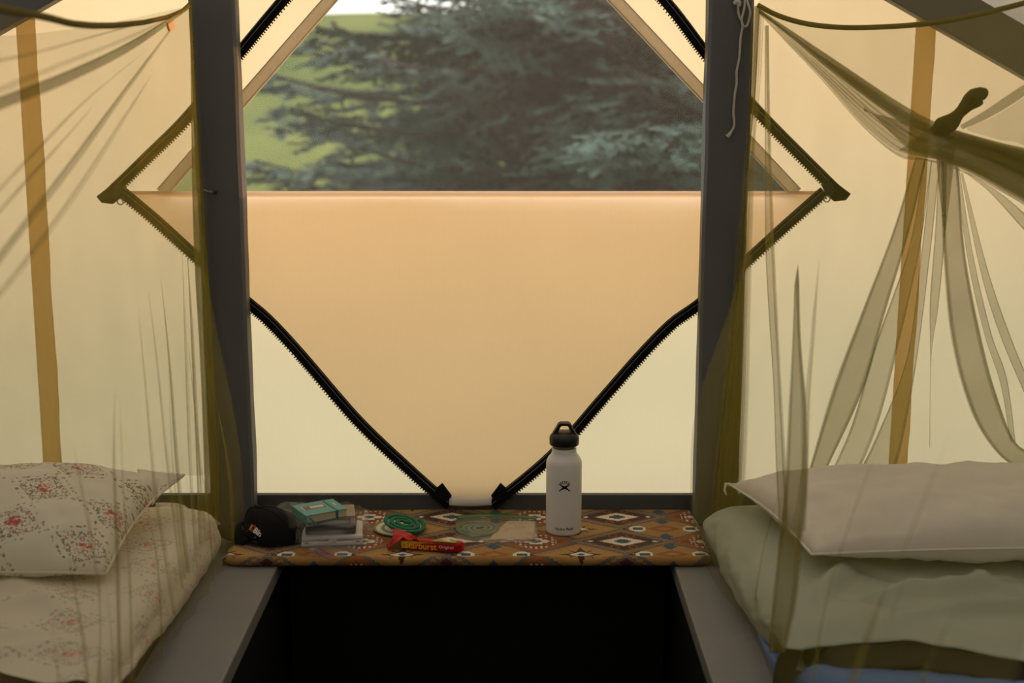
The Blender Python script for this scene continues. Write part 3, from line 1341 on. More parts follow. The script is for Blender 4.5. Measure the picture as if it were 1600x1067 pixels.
# loose turned edge of the sheet at the head of the bed
def turnf(u, v):
    pa = catmull([PY(243, 786, 2.64), PY(270, 786, 2.63), PY(288, 790, 2.62), PY(300, 803, 2.61), PY(306, 822, 2.58)], 24)
    pb = catmull([PY(246, 793, 2.63), PY(270, 796, 2.62), PY(286, 803, 2.61), PY(291, 818, 2.60), PY(296, 836, 2.57)], 24)
    k = int(round(u * 24))
    p = pa[k].lerp(pb[k], v)
    return (p.x, p.y - 0.008 * math.sin(v * math.pi), p.z)


turn = grid('sheet_corner', turnf, 24, 6, 'floral_sheet', bpy.data.objects['bed_sheet'], lambda u, v: (u * 0.2, v * 0.05), 0.002)

# ---- right bed
RBX = 0.425
mr = rounded_slab('mattress', RBX + 0.02, WXR - 0.04, 0.3, 2.60, PT, 0.495, 0.025, 'sage_dark', None, 0.15, 9.0)
tag(mr, 'olive mattress under the sage sleeping bag', 'mattress')
sb = empty('sleeping_bag', (0.9, 2.0, 0.5))
tag(sb, 'opened sage and blue sleeping bag on the bed with the white pillow', 'sleeping bag')


def bag_front(x):
    return PZ(pl([(0.40, 1228), (0.45, 1245), (0.53, 1335), (0.62, 1440), (0.75, 1560), (1.5, 1700)], x),
              pl([(0.40, 1016), (0.45, 1006), (0.53, 999), (0.62, 1002), (0.75, 1026), (1.5, 1120)], x), 0.545).y


def bag_far(x):
    e = max(0.0, (RBX + 0.14) - x) / 0.18
    return 2.66 - 0.12 * (1 - math.sqrt(max(0.0, 1 - min(1.0, e) ** 2)))


def sagef(u, v):
    topz = 0.548
    xe = pl([(1.9, RBX + 0.022), (2.05, RBX + 0.020), (2.15, RBX + 0.010), (2.3, RBX - 0.004), (2.45, RBX - 0.016), (2.6, RBX - 0.012), (2.72, RBX)], lerp(2.66, 2.0, v))
    if u < 0.66:
        x = lerp(WXR - 0.05, xe + 0.05, u / 0.66)
        y = lerp(bag_far(x), bag_front(x), v)
        fade = 0.35 + 0.65 * smooth((x - xe - 0.05) / 0.08)
        z = topz + wr(x, y, 1.5, 31.0) * fade - 0.012 * smooth((v - 0.9) / 0.1)
        z += crease(x, y, (0.49, 2.06), (0.60, 2.26), 0.026, 0.016) + crease(x, y, (0.58, 2.08), (0.85, 2.19), 0.026, 0.015)
        z += crease(x, y, (0.62, 2.00), (0.92, 2.09), 0.022, 0.013) - crease(x, y, (0.58, 2.26), (0.70, 2.14), 0.018, 0.014)
        z += crease(x, y, (0.78, 2.18), (1.0, 2.06), 0.020, 0.012) - crease(x, y, (0.52, 2.10), (0.66, 2.02), 0.010, 0.012)
        z -= 0.02 * (1 - smooth((bag_far(x) - y) / 0.06))
        return (x, y, z)
    t = (u - 0.66) / 0.34
    y = lerp(bag_far(xe + 0.05) - 0.03 * t, bag_front(xe) + 0.01, v)
    zb = 0.4565 + 0.040 * smooth((2.12 - y) / 0.10)
    a = t * math.pi
    bul = 0.022 + 0.010 * nz(y * 5, 4.4) + 0.006 * nz(y * 14 + t * 5, t * 3, 6.1) + 0.003 * nz(y * 30 - t * 8, t * 5, 2.1)
    zt = topz + wr(xe + 0.05, y, 1.5, 31.0) * 0.35 - 0.012 * smooth((v - 0.9) / 0.1) - 0.02 * (1 - smooth((bag_far(xe + 0.05) - y) / 0.06))
    x = xe + 0.05 - 0.05 * math.sin(min(a, math.pi / 2)) - bul * max(0, math.sin(a)) + (0.010 if a > math.pi / 2 else 0) * (1 - math.sin(a))
    z = (zt + zb) / 2 + (zt - zb) / 2 * math.cos(a) + (0.006 * nz(y * 13, t * 4, 2) + 0.003 * nz(y * 28, t * 9, 7)) * math.sin(a)
    return (x, y, z)


grid('bag_liner', sagef, 110, 80, 'sage', sb, None, 0.002)


def bindf(u, v):
    x = lerp(RBX + 0.030, WXR - 0.06, u ** 1.3)
    zt = sagef(0.66 * (WXR - 0.05 - max(x, RBX + 0.075)) / (WXR - 0.05 - RBX - 0.075), 1.0)[2]
    zt -= 0.020 * smooth((RBX + 0.07 - x) / 0.04)
    wid_ = 0.050 + 0.006 * nz(x * 6, 2.2)
    return (x, bag_front(max(x, RBX + 0.02)) + 0.006 - wid_ * v, zt - 0.003 - 0.020 * v + 0.003 * nz(x * 9, v * 2, 4))


grid('black_binding', bindf, 60, 8, 'blackbind', sb, None, 0.002)


ribbon('black_binding', [PX(x, y, RBX - 0.012) for x, y in ((1226, 1012), (1214, 1030), (1207, 1067), (1205, 1110))],
       [PX(x, y, RBX - 0.008) for x, y in ((1258, 1016), (1246, 1040), (1238, 1074), (1234, 1112))], 'blackbind', sb, 24, 6, 0.001, 1.0, 3.0, (-1, 0, 0))


def bluef(u, v):
    topz = 0.519
    if u < 0.75:
        x = lerp(WXR - 0.05, RBX + 0.045, u / 0.75)
        y = lerp(2.14, 0.6, v)
        return (x, y, topz + wr(x, y, 0.8, 51.0) + 0.005 * math.sin(y * 40 + x * 6) - 0.06 * smooth((y - bag_front(x) + 0.035) / 0.03))
    t = (u - 0.75) / 0.25
    y = lerp(2.14, 0.6, v)
    a = t * math.pi
    zb = 0.454
    x = RBX + 0.045 - 0.052 * math.sin(a) ** 0.8 if a < math.pi / 2 else RBX - 0.004 - 0.003 * math.sin(a)
    z = (topz + zb) / 2 + (topz - zb) / 2 * math.cos(a) + wr(x, y, 1.4, 51.0) * (1 - t) ** 2 + 0.008 * math.sin(y * 40 + x * 6) * (1 - t) ** 2 - 0.06 * smooth((y - bag_front(x) + 0.035) / 0.03) * (1 - t) ** 2
    return (x, y, z)


grid('blue_shell', bluef, 60, 80, 'blue', sb, None, 0.002)

pe, ptop = pillow('white_pillow', [PY(1140, 757, 2.60), PY(1760, 738, 2.66), PZ(1830, 858, 0.595), PZ(1268, 866, 0.588)], 0.120,
                  'white_pillow', 'plain white pillow with piped edge on the sage sleeping bag', 6.1, pipe='piping', seam=0.42, sharp=0.40)
cpt = Vector(ptop[0][0])
tube('pillow_tassel', [cpt, cpt + Vector((-0.008, -0.002, 0.002)), cpt + Vector((-0.011, -0.005, -0.010)), cpt + Vector((-0.007, -0.006, -0.02))],
     lambda t: 0.004 * (1 - t * 0.6), 'piping', pe, 6)
# ================================================================== OUTSIDE: meadow and spruces
def ground_z(x, y):
    base = -0.45
    t = smooth((y - 6) / 50.0)
    shade_rise = 3.1 * math.exp(-((x - 25) / 8.0) ** 2 - ((y - 15.5) / 9.0) ** 2)  # unseen rise added off to the right, keeps low sun off the lower wall
    return base + shade_rise + 4.15 * t + 0.25 * nz(x * 0.15, y * 0.15, 3) * smooth((y - 4) / 6) + 0.9 * smooth((y - 40) / 60) * nz(x * 0.03, y * 0.02, 8)


def grass_mat():
    m, nt, out = newmat('meadow_grass')
    v = coord(nt)
    big = tex_noise(nt, mapping(nt, v, (0.35, 0.12, 1)), 1.0, 4.0, 0.6)
    fine = tex_noise(nt, v, 9.0, 4.0, 0.7)
    col = mixc(nt, ((big - 0.5) * 2.6 + 0.5).max(0.0).min(1.0), (0.065, 0.105, 0.024), (0.18, 0.20, 0.055))
    col = mixc(nt, fine * 0.5, col, (0.045, 0.07, 0.02))
    principled(nt, out, col, 0.9, 0.1, 0, bump(nt, fine, 0.6, 0.05))
    return m


M['grass'] = grass_mat()
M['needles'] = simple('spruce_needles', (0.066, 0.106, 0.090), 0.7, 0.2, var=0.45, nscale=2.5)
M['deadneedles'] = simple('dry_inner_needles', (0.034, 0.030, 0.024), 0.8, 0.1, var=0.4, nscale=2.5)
M['bark'] = simple('spruce_bark', (0.085, 0.066, 0.066), 0.9, 0.1, var=0.3, nscale=12, bstr=0.5, bdist=0.01)


def gf(u, v):
    y = lerp(-12, 10, v / 0.5) if v < 0.5 else 10 + ((v - 0.5) / 0.5) ** 2 * 190
    x = lerp(-1, 1, u) * (14 + max(0, y) * 0.9)
    return (x, y, ground_z(x, y))


o = grid('ground', gf, 90, 90, 'grass')
tag(o, 'green meadow rising behind the tent', 'meadow', kind='structure')


def bough_mesh(seed, n_tw=26):
    """one spruce bough, 1 m along +x: a stem, side twigs and flat jagged needle sprays"""
    r = random.Random(seed)
    V, Fc, mats = [], [], []
    stem = [Vector((t, 0.03 * math.sin(t * 5 + seed), -0.10 * math.sin(t * 2.4) + 0.16 * t * t)) for t in [i / 8 for i in range(9)]]
    v, f = tube_vf(stem, lambda t: 0.014 * (1 - 0.8 * t), 5)
    V += v; Fc += f; mats += [1] * len(f)

    def at(t):
        k = min(7, int(t * 8)); q = t * 8 - k
        return stem[k].lerp(stem[k + 1], q)

    def spray(p, d, L, w):
        d = d.normalized()
        up = Vector((r.uniform(-.3, .3), r.uniform(-.3, .3), 1)).normalized()
        s = d.cross(up).normalized()
        nn = max(7, int(L / 0.022))
        for k in range(nn):
            t = (k + 0.3) / nn
            c = p + d * (L * t) + Vector((0, 0, -0.06 * L * t + 0.10 * L * t * t))
            ln = w * (1.15 - 0.75 * t) * r.uniform(0.7, 1.2)
            for sg in (-1, 1, 0):
                if sg == 0:
                    q = c + up * (ln * r.uniform(-0.5, 0.75)) + d * ln * 0.6
                else:
                    q = c + s * (sg * ln) + d * ln * r.uniform(0.4, 0.9) + up * ln * r.uniform(-0.2, 0.35)
                h = len(V)
                V.extend([c - d * 0.007, c + d * 0.016, q])
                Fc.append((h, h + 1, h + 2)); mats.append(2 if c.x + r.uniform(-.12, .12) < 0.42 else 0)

    for i in range(n_tw):
        t = 0.10 + 0.88 * i / (n_tw - 1)
        sg = 1 if i % 2 else -1
        a = math.radians(r.uniform(38, 62)) * sg
        L = (0.36 * (1.0 - 0.72 * t) + 0.07) * r.uniform(0.7, 1.15)
        d = Vector((math.cos(a), math.sin(a), r.uniform(-0.25, 0.12)))
        p = at(t)
        spray(p, d, L, 0.030)
        for q in (0.35, 0.6):
            a2 = a + math.radians(r.uniform(25, 45)) * r.choice((-1, 1))
            spray(p + d.normalized() * L * q, Vector((math.cos(a2), math.sin(a2), r.uniform(-0.3, 0.2))), L * 0.5, 0.026)
    spray(at(0.93), Vector((1, 0, 0.25)), 0.13, 0.03)
    me = bpy.data.meshes.new('bough')
    me.from_pydata([tuple(v) for v in V], [], Fc)
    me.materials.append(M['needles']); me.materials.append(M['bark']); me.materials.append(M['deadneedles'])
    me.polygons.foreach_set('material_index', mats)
    me.update()
    return me


BOUGHS = [bough_mesh(s) for s in range(6)]


def spruce(x, y, h, spread, z_lo, z_hi, n, label, seed, az=None, r0=0.11):
    r = random.Random(seed)
    gz = ground_z(x, y)
    e = empty('spruce_tree', (x, y, gz))
    tag(e, label, 'spruce tree', 'spruces behind the tent')
    path = [(x + 0.05 * nz(k * 0.7, seed), y + 0.05 * nz(k * 0.7, seed + 4), gz - 0.1 + h * k / 14) for k in range(15)]
    tube('trunk', path, lambda t: r0 * (1 - 0.93 * t) + 0.006, 'bark', e, 10)
    ga = 2.399963
    for k in range(n):
        t = (k + r.random() * 0.8) / n
        z = lerp(z_lo, z_hi, t)
        zz = (z - gz) / h
        L = spread * (1.02 - zz) * r.uniform(0.72, 1.12)
        a = k * ga + r.uniform(-0.4, 0.4)
        if az is not None:
            a = az(r, k)
        b = bpy.data.objects.new('bough', BOUGHS[k % 6])
        COL.objects.link(b)
        b.parent = e
        b.location = (0, 0, z - gz)
        b.rotation_euler = (r.uniform(-0.35, 0.35), r.uniform(-0.02, 0.26), a)
        s = max(0.35, L)
        b.scale = (s, s * r.uniform(0.8, 1.05), s)
    return e


spruce(0.60, 8.6, 8.5, 2.5, 0.1, 2.2, 82, 'blue green spruce with a visible pale trunk right of the window middle', 3)
spruce(0.15, 11.2, 9.5, 2.3, 0.3, 2.1, 44, 'dark spruce filling the middle of the window', 5)
spruce(2.3, 10.8, 9.0, 2.6, 0.2, 2.6, 58, 'spruce at the right edge of the window beside the grey post', 9)

# ================================================================== THINGS ON THE BENCH
BT = BZ1 + 0.0012
M['bottle'] = simple('white_powder_coat', (0.80, 0.79, 0.775), 0.45, 0.35, var=0.02, nscale=400, bstr=0.12, bdist=0.0004)
M['capblack'] = simple('black_plastic', (0.012, 0.012, 0.012), 0.45, 0.4)
M['steel'] = simple('brushed_steel', (0.30, 0.28, 0.25), 0.3, 0.5, 0.9)
M['ink'] = simple('black_ink', (0.010, 0.010, 0.010), 0.6, 0.2)

bp = PZ(880.5, 829, BT)
R0 = 0.0365
bt = empty('water_bottle', (bp.x, bp.y, BT))
tag(bt, 'white steel water bottle with black loop cap standing on the bench', 'bottle')
prof = [(0.0, 0.0), (R0 - 0.003, 0.0), (R0 - 0.0008, 0.0012), (R0, 0.004), (R0, 0.146), (R0 - 0.0010, 0.152), (R0 - 0.0040, 0.158), (R0 - 0.0085, 0.1632),
        (0.0262, 0.1665), (0.0250, 0.170), (0.0250, 0.177), (0.0242, 0.1785), (0.0, 0.1785)]
lathe('bottle_body', prof[1:-1], 'bottle', bt, 56, (bp.x, bp.y, BT))
lathe('neck_ring', [(0.0238, 0.1786), (0.0238, 0.187)], 'steel', bt, 40, (bp.x, bp.y, BT))
lathe('lid', [(0.0290, 0.1850), (0.0302, 0.1865), (0.0304, 0.199), (0.0296, 0.2025), (0.0255, 0.2075), (0.0215, 0.2105), (0.0, 0.2110)][:-1], 'capblack', bt, 48, (bp.x, bp.y, BT))
# carrying loop: flat arch with an opening
arch_o = [(-0.0285, 0.2015), (-0.0245, 0.2075), (-0.0165, 0.2215), (-0.0125, 0.2285), (-0.0085, 0.2310), (0.0085, 0.2310), (0.0125, 0.2285), (0.0165, 0.2215), (0.0245, 0.2075), (0.0285, 0.2015)]
arch_i = [(-0.0150, 0.2090), (-0.0145, 0.2100), (-0.0100, 0.2190), (-0.0078, 0.2235), (-0.0050, 0.2255), (0.0050, 0.2255), (0.0078, 0.2235), (0.0100, 0.2190), (0.0145, 0.2100), (0.0150, 0.2090)]
v, f = [], []
for yy in (-0.0095, 0.0095):
    v += [(bp.x + a, bp.y + yy, BT + b) for a, b in arch_o] + [(bp.x + a, bp.y + yy, BT + b) for a, b in arch_i]
n = 10
for i in range(n - 1):
    f += [(i, i + 1, n + i + 1, n + i), (2 * n + i + 1, 2 * n + i, 3 * n + i, 3 * n + i + 1), (i + 1, i, 2 * n + i, 2 * n + i + 1), (n + i, n + i + 1, 3 * n + i + 1, 3 * n + i)]
f += [(0, n, 3 * n, 2 * n), (n - 1, 3 * n - 1, 4 * n - 1, 2 * n - 1)]
ob = mesh('lid_loop', v, f, 'capblack', bt, False)
bevel(ob, 0.0025, 3)


def text_vf(s, size, align='LEFT', shear=0.0, bold=0.0):
    cu = bpy.data.curves.new('txt', 'FONT')
    cu.body = s
    cu.size = size
    cu.align_x = align
    cu.align_y = 'CENTER'
    cu.shear = shear
    cu.offset = bold
    cu.resolution_u = 3
    to = bpy.data.objects.new('txt', cu)
    COL.objects.link(to)
    dg = bpy.context.evaluated_depsgraph_get()
    me = bpy.data.meshes.new_from_object(to.evaluated_get(dg))
    bm_ = bmesh.new(); bm_.from_mesh(me)
    bmesh.ops.triangulate(bm_, faces=bm_.faces)
    bmesh.ops.subdivide_edges(bm_, edges=bm_.edges, cuts=1)
    V = [v.co.copy() for v in bm_.verts]
    bm_.verts.index_update()
    Fq = [tuple(v.index for v in q.verts) for q in bm_.faces]
    bm_.free()
    bpy.data.objects.remove(to)
    bpy.data.curves.remove(cu)
    bpy.data.meshes.remove(me)
    return V, Fq


def poly_stroke(pts, w):
    """flat stroked polyline in 2-D -> verts, quads"""
    pts = [Vector((p[0], p[1])) for p in pts]
    V, Fq = [], []
    for k, p in enumerate(pts):
        a = pts[max(0, k - 1)]; b = pts[min(len(pts) - 1, k + 1)]
        t = (b - a).normalized()
        nrm = Vector((-t.y, t.x)) * (w[k] if isinstance(w, (list, tuple)) else w) * 0.5
        V += [p + nrm, p - nrm]
    for k in range(len(pts) - 1):
        Fq.append((2 * k, 2 * k + 1, 2 * k + 3, 2 * k + 2))
    return V, Fq


def on_bottle(V2, zc):
    """wrap flat artwork round the bottle front"""
    th0 = math.atan2(-bp.x, bp.y) * 0  # artwork faces the room
    res = []
    for p in V2:
        a = -math.pi / 2 + p[0] / R0
        res.append((bp.x + (R0 + 0.0003) * math.cos(a), bp.y + (R0 + 0.0003) * math.sin(a), BT + zc + p[1]))
    return res


def facing_fix(name, V, Fq, mat, parent):
    return mesh(name, V, Fq, mat, parent, False)


# printed emblem: crossed figure with raised arms under five rays
LV, LF = [], []


def addst(pts, w):
    v, f = poly_stroke(pts, w)
    k = len(LV)
    LV.extend(v)
    LF.extend([tuple(i + k for i in q) for q in f])


s_ = 0.0115
addst([(-1.0 * s_, 0.35 * s_), (-0.55 * s_, 0.0), (0, -0.32 * s_), (0.55 * s_, -0.62 * s_), (0.95 * s_, -1.0 * s_)], [0.16 * s_, 0.24 * s_, 0.42 * s_, 0.24 * s_, 0.20 * s_])
addst([(1.0 * s_, 0.35 * s_), (0.55 * s_, 0.0), (0, -0.32 * s_), (-0.55 * s_, -0.62 * s_), (-0.95 * s_, -1.0 * s_)], [0.16 * s_, 0.24 * s_, 0.42 * s_, 0.24 * s_, 0.20 * s_])
addst([(-0.42 * s_, -0.25 * s_), (0.42 * s_, -0.25 * s_)], 0.34 * s_)
addst([(-0.40 * s_, 0.10 * s_), (-0.2 * s_, 0.02 * s_), (0.2 * s_, 0.02 * s_), (0.40 * s_, 0.10 * s_)], 0.08 * s_)
for k in range(5):
    a = math.radians(90 + (k - 2) * 20)
    c = Vector((0, -0.35 * s_))
    d = Vector((math.cos(a), math.sin(a)))
    addst([c + d * (0.72 * s_), c + d * (1.30 * s_)], [0.10 * s_, 0.20 * s_])
addst([(1.12 * s_, -0.92 * s_), (1.2 * s_, -0.92 * s_)], 0.1 * s_)
facing_fix('printed_emblem', on_bottle([Vector((p.x, p.y)) for p in LV], 0.1075), LF, 'ink', bt)
tv, tf = text_vf('Hydro Flask', 0.0078, 'CENTER', 0, 0.00012)
facing_fix('printed_lettering', on_bottle(tv, 0.0155), tf, 'ink', bt)

# ---- mosquito coils
M['coil'] = simple('green_coil', (0.022, 0.15, 0.085), 0.75, 0.2, var=0.15, nscale=60)


def coil(name, c, r0, r1, turns, w, h, mat, parent=None, tilt=(0, 0), phase=0.0, lift=0.0):
    n = 150
    V, Fq = [], []
    Rm = Matrix.Rotation(tilt[0], 3, 'X') @ Matrix.Rotation(tilt[1], 3, 'Y')
    for k in range(n + 1):
        t = k / n
        a = phase + t * turns * 2 * math.pi
        r = lerp(r0, r1, t)
        ww = w * (0.75 if t > 0.985 else 1.0) * (1.5 if t < 0.06 else 1)
        sag = 0.0
        for (dr, dz) in ((-ww / 2, 0), (ww / 2, 0), (ww / 2, h), (-ww / 2, h)):
            p = Vector(((r + dr) * math.cos(a), (r + dr) * math.sin(a), dz))
            p = Rm @ p
            V.append((c[0] + p.x, c[1] + p.y, c[2] + p.z + lift))
    for k in range(n):
        for i in range(4):
            a = 4 * k + i
            b = 4 * k + (i + 1) % 4
            Fq.append((a, b, b + 4, a + 4))
    Fq += [(3, 2, 1, 0), tuple(range(4 * n, 4 * n + 4))]
    return bevel(mesh(name, V, Fq, mat, parent, False), 0.0008, 2)


def ring_mat():
    m, nt, out = newmat('ringed_tin_disc')
    v = coord(nt)
    s = nt.nodes.new('ShaderNodeSeparateXYZ')
    nt.links.new(v, s.inputs[0])
    x, y = E(nt, s.outputs[0]), E(nt, s.outputs[1])
    r = (x * x + y * y).sqrt()
    st = (r / 0.0172 + 0.18).fract()
    c = mixc(nt, st.lt(0.42), (0.66, 0.62, 0.53), (0.22, 0.21, 0.13))
    principled(nt, out, c, 0.6, 0.3)
    return m


M['rings'] = ring_mat()
dc = PZ(624.5, 826, BT)
disc = lathe('coil_plate', [(0.046, 0.0), (0.0535, 0.002), (0.0545, 0.0035), (0.0535, 0.0042), (0.050, 0.0032), (0.03, 0.0030), (0.0005, 0.0030)], 'rings', None, 48)
disc.location = (dc.x, dc.y, BT)
disc.rotation_euler = (0, 0, 0.4)
tag(disc, 'round cream and olive ringed plate under the green coil', 'plate')
gc = PZ(630, 817, BT + 0.018)
o = coil('mosquito_coil', (gc.x, gc.y, BT + 0.0165), 0.007, 0.0445, 3.1, 0.0086, 0.0042, 'coil', None, (math.radians(4), math.radians(13)), 0.2)
tag(o, 'dark green mosquito coil leaning on the ringed plate', 'mosquito coil')

# ---- clear zip bag with a second coil
M['paper'] = simple('kraft_paper', (0.52, 0.40, 0.27), 0.8, 0.15, var=0.12, nscale=25)
M['coil_veiled'] = simple('film_veiled_green_coil', (0.13, 0.19, 0.11), 0.85, 0.15, var=0.15, nscale=60)  # paler green: the veil of the clear film is put into the colour
M['greenzip'] = simple('green_zip_strip', (0.04, 0.17, 0.025), 0.35, 0.45)
zb = empty('zip_bag', tuple(PZ(775, 830, BT)))
tag(zb, 'flat clear zip bag with green seal, lying between candy and bottle', 'zip bag')
zc = [PZ(713, 808, BT), PZ(838, 810, BT), PZ(841, 847, BT), PZ(712, 848, BT)]


def bagfilm(h):
    def fn(u, v):
        p = zc[0].lerp(zc[1], u).lerp(zc[3].lerp(zc[2], u), v)
        e = (4 * u * (1 - u)) ** 0.5 * (4 * v * (1 - v)) ** 0.5
        return (p.x, p.y, BT + 0.0006 + h * e * (1 + 0.5 * nz(u * 7, v * 5, 2)) + (0.0025 * e * nz(u * 16 + v * 8, v * 9, 6) if h > 0.002 else 0))
    return fn


grid('film', bagfilm(0.0105), 40, 20, 'bag', zb)
grid('film', bagfilm(0.0003), 20, 10, 'bag', zb)
grid('zip_strip', lambda u, v: tuple(zc[0].lerp(zc[1], u).lerp(zc[3].lerp(zc[2], u), 0.03 + 0.11 * v - 0.03 * math.sin(u * 3)) + Vector((0, 0, 0.0045 + 0.004 * math.sin(math.pi * u)))),
     30, 3, 'greenzip', zb, None, 0.0012)
c2 = PZ(748, 829, BT)
o = coil('mosquito_coil', (c2.x, c2.y, BT + 0.0022), 0.006, 0.046, 3.6, 0.0085, 0.0042, 'coil_veiled', None, (0, 0), 1.0)
tag(o, 'pale green mosquito coil inside the flat clear zip bag', 'mosquito coil')


def paperf(u, v):
    a = PZ(lerp(792, 836, u) - 30 * v * (1 - u), lerp(816, 845, v), BT)
    return (a.x, a.y, BT + 0.0025 + 0.003 * math.sin(u * math.pi) * math.sin(v * math.pi) + 0.0015 * nz(u * 5, v * 5, 2))


o = grid('paper_slip', paperf, 16, 12, 'paper', None, None, 0.0006)
tag(o, 'crumpled tan paper slip inside the flat clear zip bag', 'paper')

# ---- candy pack
M['candyred'] = simple('red_foil_wrapper', (0.42, 0.010, 0.008), 0.5, 0.25, var=0.2, nscale=60)
M['candyyellow'] = simple('yellow_wrapper_print', (0.62, 0.36, 0.02), 0.4, 0.4)
M['candyorange'] = simple('orange_lettering', (0.95, 0.42, 0.03), 0.4, 0.4)
M['candygreen'] = simple('green_wrapper_print', (0.20, 0.38, 0.03), 0.4, 0.4)
M['candywhite'] = simple('white_lettering', (0.80, 0.72, 0.68), 0.4, 0.4)
cd = empty('candy_pack', tuple(PZ(670, 855, BT)))
tag(cd, 'open red and yellow candy pack with crumpled wrapper in front of the plate', 'candy')
ca = PZ(624, 858, BT + 0.001)
cb = PZ(719, 865, BT + 0.001)
cdir = (cb - ca).normalized()
cn = Vector((-cdir.y, cdir.x, 0))
CL = (cb - ca).length
CW, CH = 0.0225, 0.0205


def candyp(s, w, z):
    return ca + cdir * s + cn * w + Vector((0, 0, z))


def candyf(u, v):
    s = u * CL
    a = v * 2 * math.pi + math.pi * 1.25
    sq = lambda q: math.copysign(abs(q) ** 0.45, q)
    taper = 1 - 0.10 * smooth((0.05 - u) / 0.05) - 0.12 * smooth((u - 0.95) / 0.05)
    w = CW / 2 + CW / 2 * sq(math.cos(a)) * taper
    z = CH / 2 + CH / 2 * sq(math.sin(a)) * taper
    return candyp(s, w, z + 0.0008 * nz(u * 14, v * 5, 1))


vv, ff = [], []
nu_, nv_ = 32, 24
for j in range(nu_ + 1):
    for i in range(nv_):
        vv.append(tuple(candyf(j / nu_, i / nv_)))
for j in range(nu_):
    for i in range(nv_):
        a = j * nv_ + i; b = j * nv_ + (i + 1) % nv_
        ff.append((a, a + nv_, b + nv_, b))
ff.append(tuple(range(nv_)))
ff.append(tuple(reversed(range(nu_ * nv_, (nu_ + 1) * nv_))))
mesh('pack_body', vv, ff, 'candyred', cd)
grid('crimped_end', lambda u, v: tuple(candyp(CL - 0.001 + 0.007 * v, CW * (0.1 + 0.8 * u), CH * 0.5 + (u - 0.5) * 0.006 + 0.0008 * math.sin(u * 40) + 0.008 * (1 - v) * (2 * u - 1) * 0.4)), 24, 4, 'candyred', cd, None, 0.0008)


def front_art(V2):
    return [tuple(candyp(p[0], -0.0006, CH / 2 + p[1])) for p in V2]


def top_art(pts):
    return [tuple(candyp(a, b, CH + 0.0009)) for a, b in pts]


# yellow burst, green top panel
yb = [(0.004, -0.0075), (0.003, 0.0075), (0.02, 0.0085), (0.045, 0.0082), (0.078, 0.0078), (0.05, 0.0055), (0.03, 0.002), (0.018, -0.0055)]
mesh('yellow_print', front_art(yb), [tuple(range(len(yb)))], 'candyyellow', cd, False)
gt = [(CL * 0.52, 0.001), (CL * 0.93, 0.001), (CL * 0.93, 0.013), (CL * 0.60, 0.013)]
mesh('green_print', top_art(gt), [(0, 1, 2, 3)], 'candygreen', cd, False)
wt = [(CL * 0.68, 0.009), (CL * 0.86, 0.006), (CL * 0.78, 0.016)]
mesh('white_print', [tuple(Vector(p) + Vector((0, 0, 0.0004))) for p in top_art(wt)], [(0, 1, 2)], 'candywhite', cd, False)
tv, tf = text_vf('Starburst', 0.0205, 'LEFT', 0.0, 0.0004)
wid = max(p.x for p in tv)
tv = [Vector((p.x * 0.066 / wid + 0.011, p.y * 0.92 - 0.0005, 0)) for p in tv]
mesh('lettering', [tuple(Vector(p) - cn * 0.0007) for p in front_art(tv)], tf, 'candyorange', cd, False)
tv, tf = text_vf('Original', 0.0085, 'LEFT', 0.0, 0.0001)
wid = max(p.x for p in tv)
tv = [Vector((p.x * 0.030 / wid + 0.081, p.y + 0.001, 0)) for p in tv]
mesh('lettering', [tuple(Vector(p) - cn * 0.0007) for p in front_art(tv)], tf, 'candywhite', cd, False)


def crumple(u, v):
    a = [PZ(604, 850, BT + 0.003), PZ(616, 838, BT + 0.016), PZ(614, 828, BT + 0.020), PZ(633, 829, BT + 0.022), PZ(648, 838, BT + 0.024)]
    b = [PZ(606, 857, BT + 0.003), PZ(613, 853, BT + 0.012), PZ(622, 845, BT + 0.020), PZ(636, 843, BT + 0.022), PZ(654, 844, BT + 0.0225)]
    A = catmull(a, 20); B = catmull(b, 20)
    k = int(round(u * 20))
    p = A[k].lerp(B[k], v)
    j = 0.0032
    return (p.x + j * nz(u * 9, v * 6, 1), p.y + j * nz(u * 8, v * 7, 4), max(BT + 0.001, p.z + 0.0055 * nz(u * 6, v * 5, 7)))


cw = grid('torn_wrapper', crumple, 20, 12, 'candyred', cd, None, 0.0006)

# ---- stack in the plastic bag
M['whitecase'] = simple('white_plastic_case', (0.62, 0.58, 0.57), 0.4, 0.4, var=0.04)
M['darkbook'] = simple('dark_marbled_cover', (0.045, 0.032, 0.028), 0.5, 0.35, var=0.9, nscale=45)
M['cream'] = simple('cream_paper', (0.55, 0.47, 0.33), 0.8, 0.15, var=0.08)
M['tancover'] = simple('taupe_cover', (0.36, 0.29, 0.20), 0.7, 0.2, var=0.15)
M['teal'] = simple('teal_cover', (0.135, 0.33, 0.305), 0.55, 0.3, var=0.05)
M['tealdark'] = simple('dark_teal_elastic', (0.02, 0.19, 0.19), 0.6, 0.25)
M['brownribbon'] = simple('brown_ribbon', (0.10, 0.045, 0.02), 0.7, 0.2)
M['pages'] = simple('page_edges', (0.60, 0.50, 0.34), 0.85, 0.1, var=0.1, nscale=200)
M['label_print'] = simple('brown_label_print', (0.20, 0.13, 0.11), 0.6, 0.2, var=0.5, nscale=120)
M['pinkwhite'] = simple('pale_label', (0.62, 0.52, 0.48), 0.6, 0.2)
M['magenta'] = simple('magenta_zip_strip', (0.42, 0.04, 0.20), 0.4, 0.4)
M['bluezip'] = simple('blue_zip_strip', (0.06, 0.09, 0.33), 0.4, 0.4)


def slab(name, o0, ux, uy, w, d, z0, z1, mat, parent, bw=0.0015):
    c = [o0, o0 + ux * w, o0 + ux * w + uy * d, o0 + uy * d]
    return hexa(name, [(p.x, p.y, z0) for p in c] + [(p.x, p.y, z1) for p in c], mat, parent, bw)


